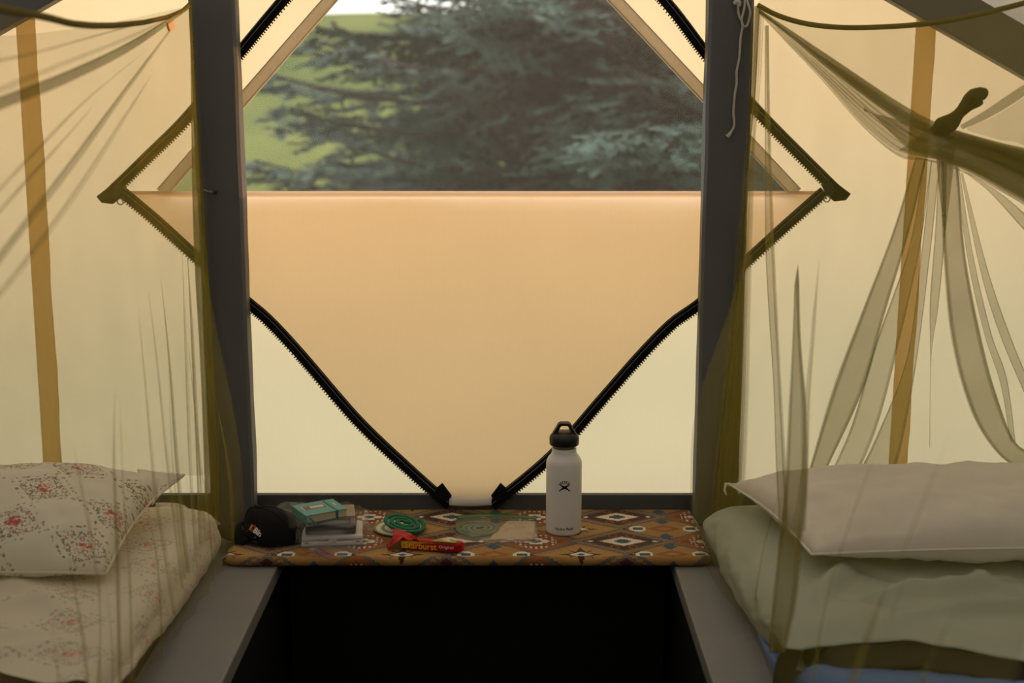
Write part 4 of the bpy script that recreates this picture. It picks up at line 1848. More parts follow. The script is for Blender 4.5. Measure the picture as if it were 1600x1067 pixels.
def rot2(deg):
    a = math.radians(deg)
    return Vector((math.cos(a), math.sin(a), 0)), Vector((-math.sin(a), math.cos(a), 0))


# white case
ux, uy = rot2(6)
w0 = PZ(471, 856, BT); w0.z = 0
wc = empty('white_case', (w0.x, w0.y, BT))
tag(wc, 'white plastic case at the bottom of the bagged stack', 'case')
zA = BT + 0.001
slab('case_base', w0, ux, uy, 0.122, 0.098, zA, zA + 0.0105, 'whitecase', wc, 0.003)
slab('case_lid', w0 + ux * 0.0006 + uy * 0.0006, ux, uy, 0.1208, 0.0968, zA + 0.0112, zA + 0.0205, 'whitecase', wc, 0.004)
slab('latch', w0 + ux * 0.054 - uy * 0.0016, ux, uy, 0.015, 0.003, zA + 0.0065, zA + 0.0155, 'whitecase', wc, 0.0008)
for q in (0.006, 0.108):
    slab('hinge_slot', w0 + ux * q - uy * 0.0004, ux, uy, 0.008, 0.001, zA + 0.008, zA + 0.0092, 'ink', wc, 0)
# dark book
ux2, uy2 = rot2(5)
d0 = w0 + ux * 0.008 + uy * 0.012
zB = zA + 0.0212
dk = empty('dark_book', (d0.x, d0.y, zB))
tag(dk, 'dark marbled book lying on the white case', 'book')
slab('cover', d0, ux2, uy2, 0.100, 0.080, zB, zB + 0.0168, 'darkbook', dk, 0.0025)
slab('page_block', d0 + ux2 * 0.003 - uy2 * 0.0004, ux2, uy2, 0.095, 0.01, zB + 0.0025, zB + 0.0142, 'darkbook', dk, 0.0)
# cream notebook
ux3, uy3 = rot2(9)
c0 = d0 + ux2 * 0.006 + uy2 * 0.008
zC = zB + 0.0174


def notebook(name, o0, ux, uy, w, d, z0, h, cover, pagesm, label, flip=False):
    e = empty(name, (o0.x, o0.y, z0))
    tag(e, label, 'notebook')
    t = 0.0016
    slab('cover', o0, ux, uy, w, d, z0, z0 + t, cover, e, 0.0007)
    slab('cover', o0, ux, uy, w, d, z0 + h - t, z0 + h, cover, e, 0.0007)
    slab('spine', o0, ux, uy, 0.0022, d, z0 + t * 0.9, z0 + h - t * 0.9, cover, e, 0.0)
    slab('page_block', o0 + ux * 0.0023 + uy * 0.002, ux, uy, w - 0.0043, d - 0.004, z0 + t, z0 + h - t, pagesm, e, 0.0)
    return e


nb = notebook('cream_notebook', c0, ux3, uy3, 0.094, 0.074, zC, 0.0155, 'tancover', 'cream', 'taupe notebook with cream pages under the teal notebook')
slab('ribbon', c0 + ux3 * 0.080 - uy3 * 0.0015, ux3, uy3, 0.004, 0.002, zC - 0.004, zC + 0.010, 'brownribbon', nb, 0)
# teal notebook
zD = zC + 0.0195
tz = zD + 0.0165
t0 = PZ(478, 806, tz); tr_ = PZ(548, 800, tz)
ang = math.degrees(math.atan2(tr_.y - t0.y, tr_.x - t0.x))
ux4, uy4 = rot2(ang)
uy4 = (PZ(456, 790, tz) - t0).normalized(); uy4.z = 0
ux4 = Vector((uy4.y, -uy4.x, 0))
t0.z = 0
tn = notebook('teal_notebook', t0, ux4, uy4, 0.089, 0.075, zD, 0.0165, 'teal', 'pages', 'teal notebook with elastic band on top of the bagged stack')
slab('elastic_band', t0 + ux4 * 0.064 - uy4 * 0.0006, ux4, uy4, 0.0045, 0.0762, zD - 0.0005, zD + 0.0172, 'tealdark', tn, 0.0004)
rb = catmull([Vector((*(t0 + ux4 * 0.006 - uy4 * 0.001)[:2], zD + 0.011)), Vector((*(t0 + ux4 * 0.010 - uy4 * 0.006)[:2], zD + 0.006)), Vector((*(t0 + ux4 * 0.016 - uy4 * 0.010)[:2], zD - 0.004))], 10)
grid('ribbon', lambda u, v: tuple(rb[int(round(v * 10))] + ux4 * (0.0045 * u)), 1, 10, 'tealdark', tn, None, 0.0005)
slab('cover_label', t0 + ux4 * 0.012 + uy4 * 0.034, ux4, uy4, 0.045, 0.020, zD + 0.0165, zD + 0.0169, 'label_print', tn, 0)
slab('label_patch', t0 + ux4 * 0.026 + uy4 * 0.036, ux4, uy4, 0.029, 0.014, zD + 0.0169, zD + 0.0171, 'pinkwhite', tn, 0)
slab('label_edge', t0 + ux4 * 0.0105 + uy4 * 0.034, ux4, uy4, 0.0016, 0.020, zD + 0.0165, zD + 0.0170, 'candywhite', tn, 0)
slab('cover_print', t0 + ux4 * 0.076 + uy4 * 0.030, ux4, uy4, 0.0022, 0.018, zD + 0.0165, zD + 0.0169, 'candywhite', tn, 0)

# plastic bag round the lower three
pb = empty('plastic_bag', (w0.x + 0.06, w0.y + 0.05, BT))
tag(pb, 'clear plastic bag wrapped round the stacked books and white case', 'plastic bag')


def bagshell(u, v):
    # u round the stack, v up
    a = u * 2 * math.pi
    cx = w0 + ux * 0.061 + uy * 0.049
    sq = lambda q: math.copysign(abs(q) ** 0.5, q)
    grow = lerp(1.12, 0.92, v) + 0.10 * math.sin(v * math.pi) * 0.4
    p = cx + ux * (0.066 * sq(math.cos(a)) * grow) + uy * (0.054 * sq(math.sin(a)) * grow)
    n1 = 0.006 * nz(math.cos(a) * 2.2, math.sin(a) * 2.2, v * 3) + 0.0035 * nz(math.cos(a) * 7, math.sin(a) * 7, v * 7)
    rad = Vector((math.cos(a), math.sin(a), 0))
    p = p + rad * (n1 + 0.004)
    left = max(0, -math.cos(a - 0.5))
    z = BT + 0.0008 + v * (zD - BT - 0.004 + 0.006 * nz(math.cos(a) * 3, math.sin(a) * 3, 9))
    return (p.x, p.y, z)


grid('film', bagshell, 70, 16, 'bag', pb)


def bagtail(u, v):
    A = catmull([PZ(432, 790, zD - 0.004), PZ(445, 783, zD + 0.006), PZ(458, 785, zD + 0.006), PZ(478, 784, zD - 0.002)], 16)
    B = catmull([PZ(438, 822, BT + 0.02), PZ(452, 826, BT + 0.03), PZ(468, 820, zD - 0.006), PZ(482, 802, zD - 0.003)], 16)
    k = int(round(u * 16))
    p = A[k].lerp(B[k], v)
    return (p.x, p.y + 0.006 * nz(u * 6, v * 5, 3), p.z + 0.006 * nz(u * 7, v * 6, 8))


grid('bag_mouth', bagtail, 16, 12, 'bag', pb)


def bagflat(u, v):
    p = PZ(lerp(478, 560, u), lerp(852, 872, v) - 10 * abs(u - 0.55) * v * 1.6, BT)
    return (p.x, p.y, BT + 0.0008 + 0.003 * math.sin(u * math.pi) * (1 - v) + 0.0012 * nz(u * 7, v * 4, 5))


grid('bag_tail', bagflat, 24, 8, 'bag', pb)
for mt, (xa, ya, xb, yb_) in (('magenta', (496, 856, 524, 870)), ('bluezip', (492, 863, 514, 874))):
    A = [PZ(xa, ya, BT + 0.0035), PZ(xb, yb_, BT + 0.0025)]
    grid('zip_strip', lambda u, v, A=A: tuple(A[0].lerp(A[1], u) + Vector((-0.002 * v, 0.006 * v, 0))), 8, 2, mt, pb, None, 0.0008)

# ---- black cap
M['capcloth'] = simple('black_cotton_twill', (0.0075, 0.007, 0.0075), 0.9, 0.12, var=0.2, nscale=60, sheen=0.05)
M['capseam'] = simple('black_seam', (0.014, 0.013, 0.013), 0.9, 0.1)
kc = PZ(420, 851, BT)
kc.y += 0.050
kc.x -= 0.002
cap = empty('baseball_cap', (kc.x, kc.y, BT))
tag(cap, 'black baseball cap with small embroidered badge leaning by the grey post', 'cap')
prof_pts = None


def capf(u, v):
    a = u * 2 * math.pi
    r = v
    pk = Vector((-0.027, 0.004, 0)) * (1 - r ** 1.4)
    ca_, sa_ = math.cos(a), math.sin(a)
    x = (0.084 if ca_ > 0 else 0.058) * r * ca_ * (1 + 0.06 * sa_)
    y = 0.066 * r * sa_
    z = 0.058 * max(0.0, 1 - r ** 2.3) ** 0.78
    z += 0.0025 * nz(ca_ * 2 * r, sa_ * 2 * r, 3)
    p = kc + pk + Vector((x, y, 0))
    # shear: rim lower towards front right
    return (p.x, p.y, BT + 0.002 + z + 0.020 * max(0, -ca_) * r)


vv, ff = grid_vf(capf, 48, 24, True)
crown = mesh('crown', vv, ff, 'capcloth', cap)
for k in range(6):
    a = k / 6 + 0.06
    tube('seam', [Vector(capf(a, t / 18)) + Vector((0, 0, 0.0004)) for t in range(1, 19)], 0.0012, 'capseam', cap, 5)
bt_ = Vector(capf(0, 0.0))
lathe('top_button', [(0.006, 0.0), (0.0055, 0.003), (0.002, 0.0045)], 'capcloth', cap, 14, tuple(bt_ - Vector((0, 0, 0.001))))


def brimf(u, v):
    a = math.radians(lerp(118, 232, u))
    base = Vector((kc.x + 0.060 * math.cos(a), kc.y + 0.062 * math.sin(a), BT + 0.026))
    out = Vector((math.cos(a) * 0.5 - 0.5, math.sin(a) * 0.25, 0)) * 0.062 * math.sin(math.pi * (0.08 + 0.84 * u))
    arch = -0.018 * (2 * u - 1) ** 2 
    return tuple(base + out * v + Vector((0, 0, arch - 0.010 * v)))


grid('brim', brimf, 26, 8, 'capcloth', cap, None, 0.003)
from mathutils.bvhtree import BVHTree
bvh = BVHTree.FromPolygons([Vector(v) for v in vv], ff)
hit, hn, hi_, hd = bvh.ray_cast(Vector((0, 0, HC)), ray(398, 829).normalized())
if hit is not None:
    if hn.y > 0:
        hn = -hn
    rgt = Vector((1, 0, 0)); rgt = (rgt - hn * rgt.dot(hn)).normalized()
    upv = hn.cross(rgt)
    if upv.z < 0:
        upv = -upv
    ta = math.radians(-34)
    bx_ = rgt * math.cos(ta) + upv * math.sin(ta)
    by_ = -rgt * math.sin(ta) + upv * math.cos(ta)

    def badge(name, V2, Fq, mat, off=0.0009):
        res = []
        for p in V2:
            q = hit + bx_ * p[0] * 1.35 + by_ * p[1] * 1.35
            h2, n2, _, _ = bvh.ray_cast(q + hn * 0.05, -hn)
            res.append(tuple((h2 if h2 is not None else q) + hn * off))
        mesh(name, res, Fq, mat, cap, False)
    M['badge_red'] = simple('red_thread', (0.42, 0.06, 0.03), 0.8, 0.2)
    M['badge_orange'] = simple('orange_thread', (0.60, 0.30, 0.10), 0.8, 0.2)
    M['badge_white'] = simple('white_thread', (0.70, 0.70, 0.72), 0.8, 0.2)
    M['badge_grey'] = simple('grey_thread', (0.20, 0.20, 0.20), 0.8, 0.2)
    def rect(x0, x1, y0, y1): return [Vector((x0, y0)), Vector((x1, y0)), Vector((x1, y1)), Vector((x0, y1))], [(0, 1, 2, 3)]
    badge('badge_print', *rect(-0.0105, -0.0072, -0.004, 0.005), 'badge_orange')
    badge('badge_print', *rect(-0.0066, -0.0022, -0.004, 0.0065), 'badge_red')
    tv, tf = text_vf('Bin', 0.0115, 'LEFT', 0, 0.0004)
    badge('badge_lettering', [Vector((p.x - 0.0018, p.y + 0.0005)) for p in tv], tf, 'badge_white')
    badge('badge_print', *rect(-0.013, 0.008, -0.0085, -0.0070), 'badge_grey')
# ================================================================== MOSQUITO NETS
def seg_dist(px, py, pts):
    """distance to polyline and position along it (0..1)"""
    best = (1e9, 0.0)
    n = len(pts) - 1
    for k in range(n):
        ax, ay = pts[k]; bx, by = pts[k + 1]
        dx, dy = bx - ax, by - ay
        L2 = dx * dx + dy * dy
        t = ((px - ax) * dx + (py - ay) * dy) / L2
        t = max(0.0, min(1.0, t))
        d = math.hypot(px - ax - t * dx, py - ay - t * dy)
        if d < best[0]:
            best = (d, (k + t) / n)
    return best


class Folds:
    def __init__(s, X):
        s.X = X
        s.f = []

    def add(s, px, amp, w, a0=0.15, a1=1.0):
        """pixel polyline; amplitude ramps from a0 to a1 along it"""
        pts = [(p.y, p.z) for p in (PX(x, y, s.X) for x, y in px)]
        ys = [p[0] for p in pts]; zs = [p[1] for p in pts]
        s.f.append((pts, amp, w, a0, a1, min(ys) - 4 * w, max(ys) + 4 * w, min(zs) - 4 * w, max(zs) + 4 * w))

    def at(s, y, z):
        r = 0.0
        for pts, amp, w, a0, a1, y0, y1, z0, z1 in s.f:
            if y < y0 or y > y1 or z < z0 or z > z1:
                continue
            d, t = seg_dist(y, z, pts)
            if d < 4 * w:
                r += amp * math.exp(-(d / w) ** 2) * lerp(a0, a1, t)
        return r


# ---------------- left net
ln = empty('mosquito_net', (-0.62, 2.3, 0.5))
tag(ln, 'olive mosquito net hanging round the floral bed', 'mosquito net', 'mosquito nets over the beds')
XL = -0.625
hem_px = [(301, 4), (285, 16), (258, 27), (225, 35), (180, 40), (145, 40), (110, 37), (60, 25), (0, 14)]
hem_yz = sorted([(p.y, p.z) for p in (PX(x, y, XL) for x, y in hem_px)])
hem_yz[-1] = (2.70, hem_yz[-1][1])
hem_yz = [(0.8, 1.62), (1.3, 1.50)] + hem_yz
FL = Folds(XL)
for px, amp, w in (
        ([(230, 450), (243, 560), (258, 720), (276, 860), (290, 1000)], 0.007, 0.0075),
        ([(252, 430), (262, 560), (272, 720), (285, 860), (297, 950)], 0.008, 0.008),
        ([(283, 380), (286, 520), (292, 720), (300, 860)], 0.006, 0.006),
        ([(290, 370), (296, 520), (304, 720), (308, 850)], 0.007, 0.007),
        ([(292, 500), (302, 620), (312, 760), (318, 850)], 0.006, 0.006),
        ([(215, 470), (225, 600), (238, 760), (262, 900), (275, 1010)], 0.005, 0.009),
        ([(181, 600), (176, 720), (178, 860), (182, 1067)], 0.006, 0.008),
        ([(188, 620), (192, 760), (200, 900), (202, 1067)], 0.004, 0.008),
        ([(55, 480), (54, 720), (48, 900), (45, 1090)], 0.010, 0.012),
        ([(88, 520), (84, 720), (74, 880), (64, 1090)], 0.018, 0.014),
        ([(97, 760), (96, 900), (90, 1090)], 0.006, 0.008),
        ([(20, 600), (14, 800), (5, 1090)], 0.006, 0.010)):
    FL.add(px, amp * 1.0, w * 1.1, 0.1, 1.0)


def left_net(u, v):
    # u: 0 at the post end, 1 towards the camera
    y = 2.705 - 1.75 * (0.55 * u + 0.45 * u * u)
    zt = pl(hem_yz, y)
    zb = pl([(0.9, 0.47), (1.9, 0.50), (2.2, 0.468), (2.71, 0.462)], y)
    z = lerp(zt, zb, v)
    x = XL + 0.064 * smooth((v - 0.40) / 0.50) + 0.008 * nz(y * 3, z * 2, 5)
    x += FL.at(y, z)
    x += 0.0035 * smooth((v - 0.3) / 0.5) * math.sin(y * 55 + 4 * nz(y * 5, z, 1))
    return (x, y, z)


grid('net_panel', left_net, 520, 110, 'net', ln)
diag = [
    ([(297, 8), (200, 66), (100, 112), (0, 150), (-80, 180)], [(296, 12), (200, 80), (100, 132), (0, 172), (-80, 206)], 4),
    ([(285, 18), (200, 56), (100, 95), (0, 134), (-80, 166)], [(285, 20), (200, 62), (100, 103), (0, 146), (-80, 178)], 1),
    ([(280, 20), (180, 46), (60, 79), (0, 92), (-60, 104)], [(280, 22), (180, 49), (60, 83), (0, 97), (-60, 109)], 2),
    ([(266, 44), (180, 156), (95, 267), (0, 390), (-60, 470)], [(267, 47), (185, 160), (107, 270), (0, 408), (-60, 494)], 2),
    ([(232, 76), (140, 150), (70, 218), (0, 292), (-50, 345)], [(232, 76), (141, 152), (72, 222), (0, 297), (-50, 350)], 2),
    ([(150, 160), (110, 205), (40, 280), (0, 326), (-50, 380)], [(150, 160), (112, 206), (42, 284), (0, 331), (-50, 386)], 2),
    ([(240, 112), (200, 170), (120, 290), (40, 400), (-40, 500)], [(240, 112), (203, 172), (126, 294), (46, 406), (-40, 512)], 1),
]
for k, (A, B, nlay) in enumerate(diag):
    for q in range(nlay):
        ribbon('net_fold', [PX(x, y, XL + 0.010 + 0.004 * q) for x, y in A], [PX(x, y, XL + 0.010 + 0.004 * q) for x, y in B], 'net', ln, 44, 8, 0.002, 1.5, 80.0 + k * 3 + q, (1, 0, 0), 0.10)
lines = [
    ([(230, 440), (243, 560), (258, 720), (272, 840), (282, 920)], 4, 1), ([(250, 425), (262, 560), (272, 720), (283, 840), (290, 895)], 5, 2),
    ([(284, 375), (287, 520), (293, 720), (302, 860)], 4, 1), ([(291, 365), (297, 520), (305, 720), (309, 850)], 5, 2),
    ([(292, 520), (303, 640), (312, 760), (318, 845)], 3, 1), ([(262, 560), (268, 720), (278, 840), (286, 905)], 3, 1),
    ([(215, 470), (225, 600), (238, 760), (256, 880), (268, 960)], 5, 1), ([(180, 600), (176, 720), (179, 860), (183, 1067)], 4, 2),
    ([(187, 620), (191, 760), (199, 900), (203, 1067)], 3, 1)]
for k, (A, wd, nlay) in enumerate(lines):
    n_ = len(A) - 1
    for q in range(nlay):
        def px3(x, y):
            p = PX(x, y, XL + 0.05)
            return PX(x, y, XL + 0.066 * smooth((1.09 - p.z) / 0.5) + 0.012 + 0.003 * q)
        ribbon('net_fold', [px3(x, y) for x, y in A], [px3(x + wd * min(1.0, i / n_ * 1.6), y) for i, (x, y) in enumerate(A)], 'net', ln, 44, 4, 0.001, 1.0, 120.0 + k * 3 + q, (1, 0, 0), 0.12)
hemL = [Vector(left_net(u / 60, 0.0)) for u in range(61)]
tube('hem_cord', hemL, lambda t: 0.0036 + 0.0030 * t, 'hem', ln, 8)


def left_head(u, v):
    x = lerp(-0.632, -1.5, u)
    zt = 1.53 - 0.06 * math.sin(u * math.pi)
    z = lerp(zt, 0.57, v)
    return (x, 2.722 - 0.012 * u + 0.006 * math.sin(x * 40 + 3 * nz(x * 4, z, 2)) * smooth((v - 0.2) / 0.6), z)


grid('net_head_panel', left_head, 70, 40, 'net', ln)
# bunched edge falling in front of the post
eL = [PY(x, y, 2.728) for x, y in ((297, 6), (299, 150), (301, 300), (305, 420), (313, 560), (318, 690), (319, 800), (300, 862))]
eR = [PY(x, y, 2.722) for x, y in ((301, 6), (310, 150), (319, 300), (327, 420), (335, 560), (340, 690), (345, 790), (331, 852))]
ribbon('net_edge_fold', eL, eR, 'net', ln, 50, 12, 0.003, 2.5, 1.0)
ribbon('net_edge_fold', [a + Vector((0.002, -0.006, 0)) for a in eL], [b + Vector((-0.003, -0.006, 0)) for b in eR], 'net', ln, 50, 12, 0.004, 2.0, 2.0, curl=0.2)
ribbon('net_edge_fold', [a + Vector((0.002, -0.012, 0)) for a in eL], [b + Vector((0.0, -0.012, 0)) for b in eR], 'netdense', ln, 50, 12, 0.003, 3.0, 3.0)
# gathered tail knotted at the foot of the post, with the loose sheet end
kL = [PY(x, y, 2.66) for x, y in ((304, 810), (303, 830), (306, 850), (306, 880))]
kR = [PY(x, y, 2.65) for x, y in ((330, 812), (320, 830), (330, 848), (312, 876))]
for q in range(3):
    ribbon('net_gather', [a + Vector((0, -0.006 * q, 0)) for a in kL], [b + Vector((0.002 * q, -0.006 * q, 0)) for b in kR], 'netdense' if q == 1 else 'net', ln, 20, 8, 0.004, 2, 4.0 + q)


M['peach'] = simple('peach_cloth', (0.72, 0.46, 0.26), 0.85, 0.1)
ribbon('sheet_tab', [PY(x, y, 2.645) for x, y in ((314, 817), (322, 811), (333, 809), (345, 818))], [PY(x, y, 2.640) for x, y in ((314, 826), (322, 825), (333, 825), (343, 826))], 'peach', bpy.data.objects['bed_sheet'], 14, 6, 0.002, 1.0, 2.0)
tg = [PX(262, 35, XL + 0.012), PX(270, 33, XL + 0.012), PX(273, 45, XL + 0.012), PX(266, 49, XL + 0.012)]
tv_ = [tuple(p) for p in tg] + [(p.x - 0.004, p.y, p.z) for p in tg]
mesh('hanging_tab', tv_, [(0, 1, 2, 3), (7, 6, 5, 4), (0, 4, 5, 1), (1, 5, 6, 2), (2, 6, 7, 3), (3, 7, 4, 0)], 'peach', ln, False)

# ---------------- right net
rn = empty('mosquito_net', (0.55, 2.3, 0.5))
tag(rn, 'olive mosquito net tied in a knot above the white pillow', 'mosquito net', 'mosquito nets over the beds')


def yr(x):
    return pl([(1180, 2.722), (1300, 2.66), (1475, 2.50), (1640, 2.46), (1900, 2.4)], x)


def RP(x, y, d=0.0):
    return PY(x, y, yr(x) + d)


hemr = [(1184, 8), (1215, 24), (1260, 37), (1320, 43), (1400, 41), (1470, 34), (1540, 20), (1610, 2), (1640, -8)]
tube('hem_cord', catmull([RP(*p) for p in hemr], 50), lambda t: 0.0050, 'hem', rn, 8)
swU = [(1186, 14), (1240, 50), (1300, 90), (1400, 157), (1460, 190), (1500, 205), (1560, 222), (1620, 238), (1720, 285), (1950, 430)]
swM = [(1187, 18), (1240, 62), (1300, 112), (1400, 185), (1460, 212), (1500, 232), (1560, 258), (1620, 285), (1720, 335), (1950, 446)]
swL = [(1186, 20), (1238, 75), (1290, 132), (1350, 200), (1405, 243), (1450, 250), (1520, 276), (1580, 308), (1720, 385), (1950, 466)]
# canopy panel between hem and swag
ribbon('net_panel', [RP(*p, 0.01) for p in hemr], [RP(*p, 0.01) for p in swM], 'net', rn, 60, 14, 0.004, 1.5, 7.0)
# swag: nested layers, dense along the upper rope
ribbon('net_swag', [RP(*p) for p in swU], [RP(*p) for p in swL], 'net', rn, 60, 30, 0.006, 4.0, 8.0)
ribbon('net_swag', [RP(*p, -0.01) for p in swU], [RP(*p, -0.01) for p in swL], 'net', rn, 60, 30, 0.006, 6.0, 9.0)
ribbon('net_swag', [RP(*p, -0.02) for p in swU], [RP(*p, -0.02) for p in swM], 'netdense', rn, 60, 16, 0.005, 3.0, 10.0)
ribbon('net_swag', [RP(x, y + 8, -0.026) for x, y in swU], [RP(x, y - 4, -0.026) for x, y in swM], 'netdense', rn, 60, 16, 0.004, 2.0, 11.0)
ribbon('net_swag', [RP(x, y + 2, -0.014) for x, y in swU], [RP(x, y - 6, -0.014) for x, y in swL], 'net', rn, 60, 30, 0.006, 5.0, 14.0)
ribbon('net_swag', [RP(x, y + 4, -0.030) for x, y in swU[4:]], [RP(x, y - 8, -0.030) for x, y in swL[4:]], 'netdense', rn, 40, 20, 0.005, 3.0, 15.0)
for k, w_ in enumerate((0.22, 0.34, 0.45, 0.55, 0.64, 0.74, 0.84, 0.98)):
    A = [(lerp(a[0], b[0], w_), lerp(a[1], b[1], w_)) for a, b in zip(swU, swL)]
    wd = 3.0 if k < 7 else 2.0
    for q in range(2):
        ribbon('net_fold', [RP(x, y, -0.018 - 0.003 * q) for x, y in A], [RP(x, y + wd * min(1.0, 0.15 + i * 0.25) + 2 * math.sin(i * 1.7 + k), -0.018 - 0.003 * q) for i, (x, y) in enumerate(A)], 'net', rn, 50, 4, 0.001, 1.0, 90.0 + k + q)
ribbon('net_swag', [RP(x, y + 6, -0.034) for x, y in ((1350, 168), (1430, 186), (1475, 196), (1520, 206), (1620, 238), (1720, 287), (1950, 432))], [RP(x, y, -0.034) for x, y in ((1350, 166), (1425, 236), (1475, 252), (1520, 272), (1600, 316), (1720, 383), (1950, 464))], 'netdense', rn, 40, 20, 0.005, 3.0, 17.0)
ribbon('net_gather', [RP(x, y, -0.03) for x, y in ((1462, 225), (1464, 260), (1469, 310), (1476, 375))], [RP(x, y, -0.03) for x, y in ((1494, 225), (1490, 260), (1484, 310), (1476, 375))], 'netdense', rn, 20, 8, 0.003, 2.0, 18.0)
# right arm of the knot rising to the edge
ribbon('net_swag', [RP(*p, -0.01) for p in ((1500, 196), (1540, 172), (1600, 132), (1690, 76))], [RP(*p, -0.01) for p in ((1504, 202), (1545, 184), (1600, 150), (1690, 79))], 'netdense', rn, 30, 8, 0.003, 2.0, 12.0)
ribbon('net_panel', [RP(*p) for p in ((1510, 200), (1560, 178), (1610, 144), (1690, 80))], [RP(*p) for p in ((1512, 204), (1560, 218), (1640, 246), (1950, 436))], 'net', rn, 30, 12, 0.005, 2.0, 13.0)
# knot and its tail
M['netknot'] = simple('olive_net_knot', (0.115, 0.090, 0.018), 0.95, 0.05, var=0.3, nscale=40, bstr=0.6, bdist=0.004)
kp = [RP(1462, 205, -0.035), RP(1478, 196, -0.04), RP(1494, 184, -0.045), RP(1508, 168, -0.045), RP(1520, 156, -0.045), RP(1532, 148, -0.045), RP(1541, 153, -0.045)]
kv, kf = tube_vf(catmull(kp, 30), lambda t: pl([(0, 0.012), (0.15, 0.022), (0.30, 0.020), (0.48, 0.0135), (0.65, 0.0155), (0.82, 0.021), (0.93, 0.017), (1, 0.006)], t), 14, True, 0.8)
kv = [Vector(p) * 1.0 + Vector((0.004 * nz(p.x * 50, p.z * 50, 1), 0.004 * nz(p.x * 40, p.z * 40, 5), 0.004 * nz(p.x * 50, p.z * 50, 9))) for p in kv]
mesh('knot', kv, kf, 'netknot', rn)
# folds falling from the knot
falls = [
    ([(1430, 245), (1395, 360), (1345, 490), (1300, 610), (1262, 740)], [(1446, 248), (1420, 360), (1382, 490), (1348, 610), (1288, 740)], 3),
    ([(1444, 248), (1418, 390), (1365, 540), (1330, 660), (1296, 740)], [(1455, 250), (1436, 390), (1403, 540), (1372, 660), (1340, 740)], 2),
    ([(1454, 250), (1438, 400), (1415, 560), (1368, 680), (1338, 740)], [(1468, 252), (1452, 400), (1432, 560), (1412, 680), (1398, 740)], 2),
    ([(1466, 250), (1460, 360), (1452, 470), (1453, 560), (1452, 700)], [(1478, 252), (1476, 360), (1466, 470), (1455, 560), (1453, 700)], 2),
    ([(1470, 252), (1474, 400), (1488, 540), (1520, 650), (1565, 715), (1610, 738)], [(1496, 256), (1508, 400), (1536, 540), (1558, 620), (1586, 690), (1625, 712)], 3),
    ([(1492, 262), (1510, 400), (1536, 520), (1562, 600), (1578, 690)], [(1498, 262), (1520, 400), (1548, 520), (1572, 590), (1586, 690)], 2),
    ([(1500, 270), (1530, 420), (1560, 520), (1610, 640), (1650, 745)], [(1504, 270), (1542, 420), (1580, 530), (1622, 630), (1672, 745)], 2),
    ([(1505, 268), (1545, 300), (1590, 350), (1660, 430), (1760, 600), (1800, 745)], [(1512, 270), (1560, 300), (1612, 345), (1684, 430), (1800, 600), (1850, 745)], 2),
]


def fall3(p, d):
    x, y = p
    yy = lerp(2.50, 2.705, smooth((y - 250) / 420)) + d
    return PY(x, y, yy)


for k, (A, B, nlay) in enumerate(falls):
    for q in range(nlay):
        ribbon('net_fold', [fall3(p, -0.006 * q) for p in A], [fall3(p, -0.006 * q) for p in B], 'net', rn, 44, 12, 0.003 + 0.001 * q, 1.5 + q, 20.0 + k * 3 + q, curl=0.10 + 0.03 * q)
# band down the post
pL = [PY(x, y, 2.728) for x, y in ((1181, 10), (1173, 150), (1158, 300), (1142, 480), (1124, 650), (1110, 790), (1112, 850))]
pR = [PY(x, y, 2.722) for x, y in ((1185, 10), (1181, 150), (1176, 300), (1171, 480), (1167, 650), (1160, 790), (1150, 850))]
for q in range(5):
    ribbon('net_edge_fold', [a + Vector((0.003 * q, -0.007 * q, 0)) for a in pL], [b + Vector((-0.008 * (q % 3), -0.005 * q, 0)) for b in pR], 'netdense' if q == 2 else 'net', rn, 50, 14, 0.004, 2.0 + q, 40.0 + q, curl=0.12 * (q % 3))
# thin straight falls left of the pillow
XR = 0.485
strips = [
    ([(1199, 40), (1199, 200), (1200, 400), (1212, 600), (1216, 720), (1222, 830)], [(1201, 40), (1204, 200), (1211, 400), (1221, 600), (1228, 720), (1233, 830)], 2),
    ([(1247, 412), (1242, 540), (1236, 640), (1230, 760), (1220, 860), (1209, 960), (1207, 1020)], [(1247, 412), (1253, 540), (1262, 640), (1263, 760), (1254, 860), (1247, 940), (1228, 1020)], 3),
    ([(1280, 404), (1271, 520), (1262, 620), (1258, 720), (1244, 830)], [(1280, 404), (1274, 520), (1267, 620), (1265, 720), (1262, 830)], 1),
]
for k, (A, B, nlay) in enumerate(strips):
    for q in range(nlay):
        ribbon('net_fold', [PX(x, y, XR - 0.085 * smooth((y - 640) / 260) - 0.005 * q * smooth((y - 410) / 150)) for x, y in A], [PX(x, y, XR - 0.085 * smooth((y - 640) / 260) - 0.005 * q * smooth((y - 410) / 150)) for x, y in B], 'net', rn, 44, 10, 0.002, 1.5 + q, 60.0 + k * 3 + q, (-1, 0, 0), 0.12 + 0.05 * q)
FR = Folds(0.47)
for px, amp, w in (
        ([(1445, 480), (1430, 600), (1412, 716), (1388, 890), (1363, 1090)], 0.007, 0.0075),
        ([(1575, 420), (1548, 560), (1519, 690), (1490, 861), (1457, 1028), (1440, 1090)], 0.009, 0.009),
        ([(1600, 470), (1570, 600), (1544, 709), (1515, 832), (1490, 960)], 0.006, 0.010),
        ([(1318, 600), (1301, 723), (1283, 832), (1261, 934)], 0.006, 0.008),
        ([(1340, 650), (1330, 720), (1316, 832)], 0.005, 0.007),
        ([(1625, 760), (1598, 926), (1562, 1067)], 0.013, 0.014),
        ([(1480, 840), (1470, 930), (1450, 1067)], 0.008, 0.010)):
    FR.add(px, -amp * 1.3, w * 1.1, 0.15, 1.0)


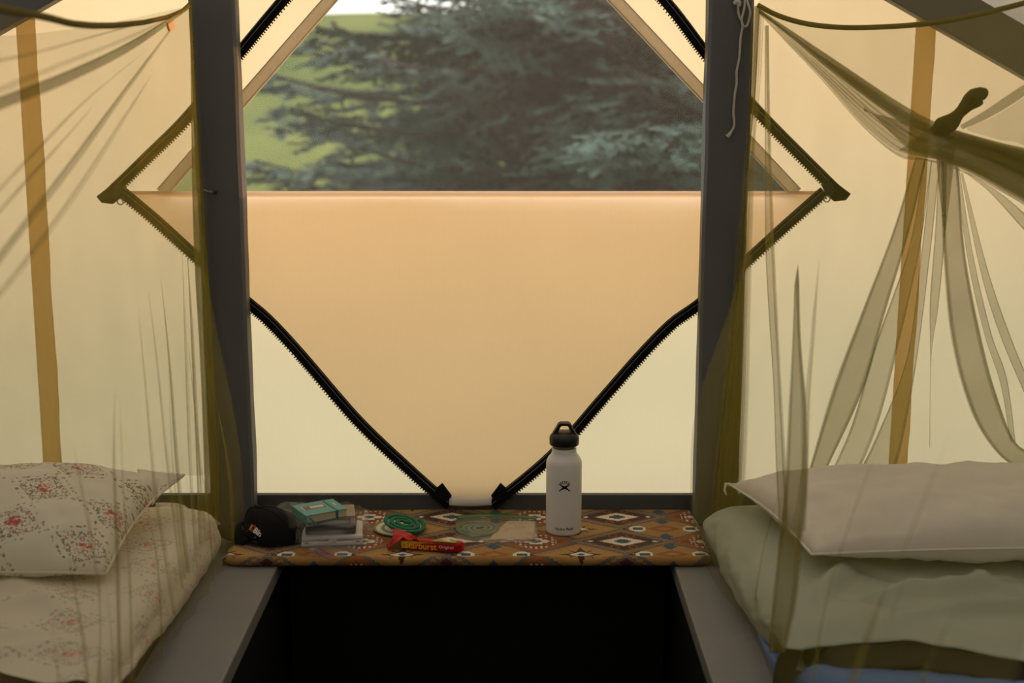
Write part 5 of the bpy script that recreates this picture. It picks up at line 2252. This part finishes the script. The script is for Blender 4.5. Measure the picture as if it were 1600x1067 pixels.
def right_net(u, v):
    y = 2.70 - 1.65 * (0.6 * u + 0.4 * u * u)
    zt = pl([(0.9, 1.80), (1.5, 1.72), (2.0, 1.62), (2.4, 1.56), (2.71, 1.53)], y)
    zb = pl([(0.9, 0.47), (2.0, 0.50), (2.56, 0.47)], y)
    z = lerp(zt, zb, v)
    x = 0.475 - (0.080 + 0.022 * smooth((y - 2.1) / 0.2)) * smooth((v - 0.40) / 0.45) + 0.008 * nz(y * 3, z * 2, 15)
    x += FR.at(y, z)
    return (x, y, z)


grid('net_panel', right_net, 460, 100, 'net', rn)

# ================================================================== SMALL THINGS ON THE POSTS
M['cord'] = simple('white_cotton_cord', (0.62, 0.58, 0.50), 0.85, 0.1, var=0.15, nscale=150, bstr=0.6, bdist=0.002)
cdp = [(1153, 8), (1154, 22), (1160, 38), (1157, 60), (1155, 90), (1151, 112), (1151, 130), (1148, 148), (1146, 175), (1147, 196), (1141, 208), (1136, 214)]
co = empty('cord', tuple(PY(1155, 5, 2.735)))
tag(co, 'white cotton cord dangling down the grey post', 'cord')
Yc = 2.737
tube('strand', catmull([PY(x, y, Yc) for x, y in cdp], 60), lambda t: 0.0024 if t < 0.94 else 0.0024 + 0.04 * (t - 0.94), 'cord', co, 8)
lp = [(1164, -6), (1163, 12), (1159, 30), (1161, 40), (1166, 41), (1170, 32), (1172, 18), (1168, 4), (1166, -8)]
tube('loop', catmull([PY(x, y, Yc - 0.003) for x, y in lp], 40), 0.0022, 'cord', co, 8)
kn = catmull([PY(1147, 6, Yc - 0.004), PY(1151, 2, Yc - 0.006), PY(1155, 4, Yc - 0.005), PY(1154, 9, Yc - 0.003)], 12)
tube('cord_knot', kn, 0.0042, 'cord', co, 8)
nl2 = empty('nail', tuple(PY(330, 299, 2.742)))
tag(nl2, 'bent nail in the grey post at the height of the flap fold', 'nail')
tube('shank', catmull([PY(319, 297, 2.738), PY(326, 299, 2.733), PY(334, 300, 2.731)], 10), 0.0018, 'metal', nl2, 6)
tube('nail_head', [PY(333, 300, 2.732), PY(338, 301, 2.730)], 0.0038, 'capblack', nl2, 10)
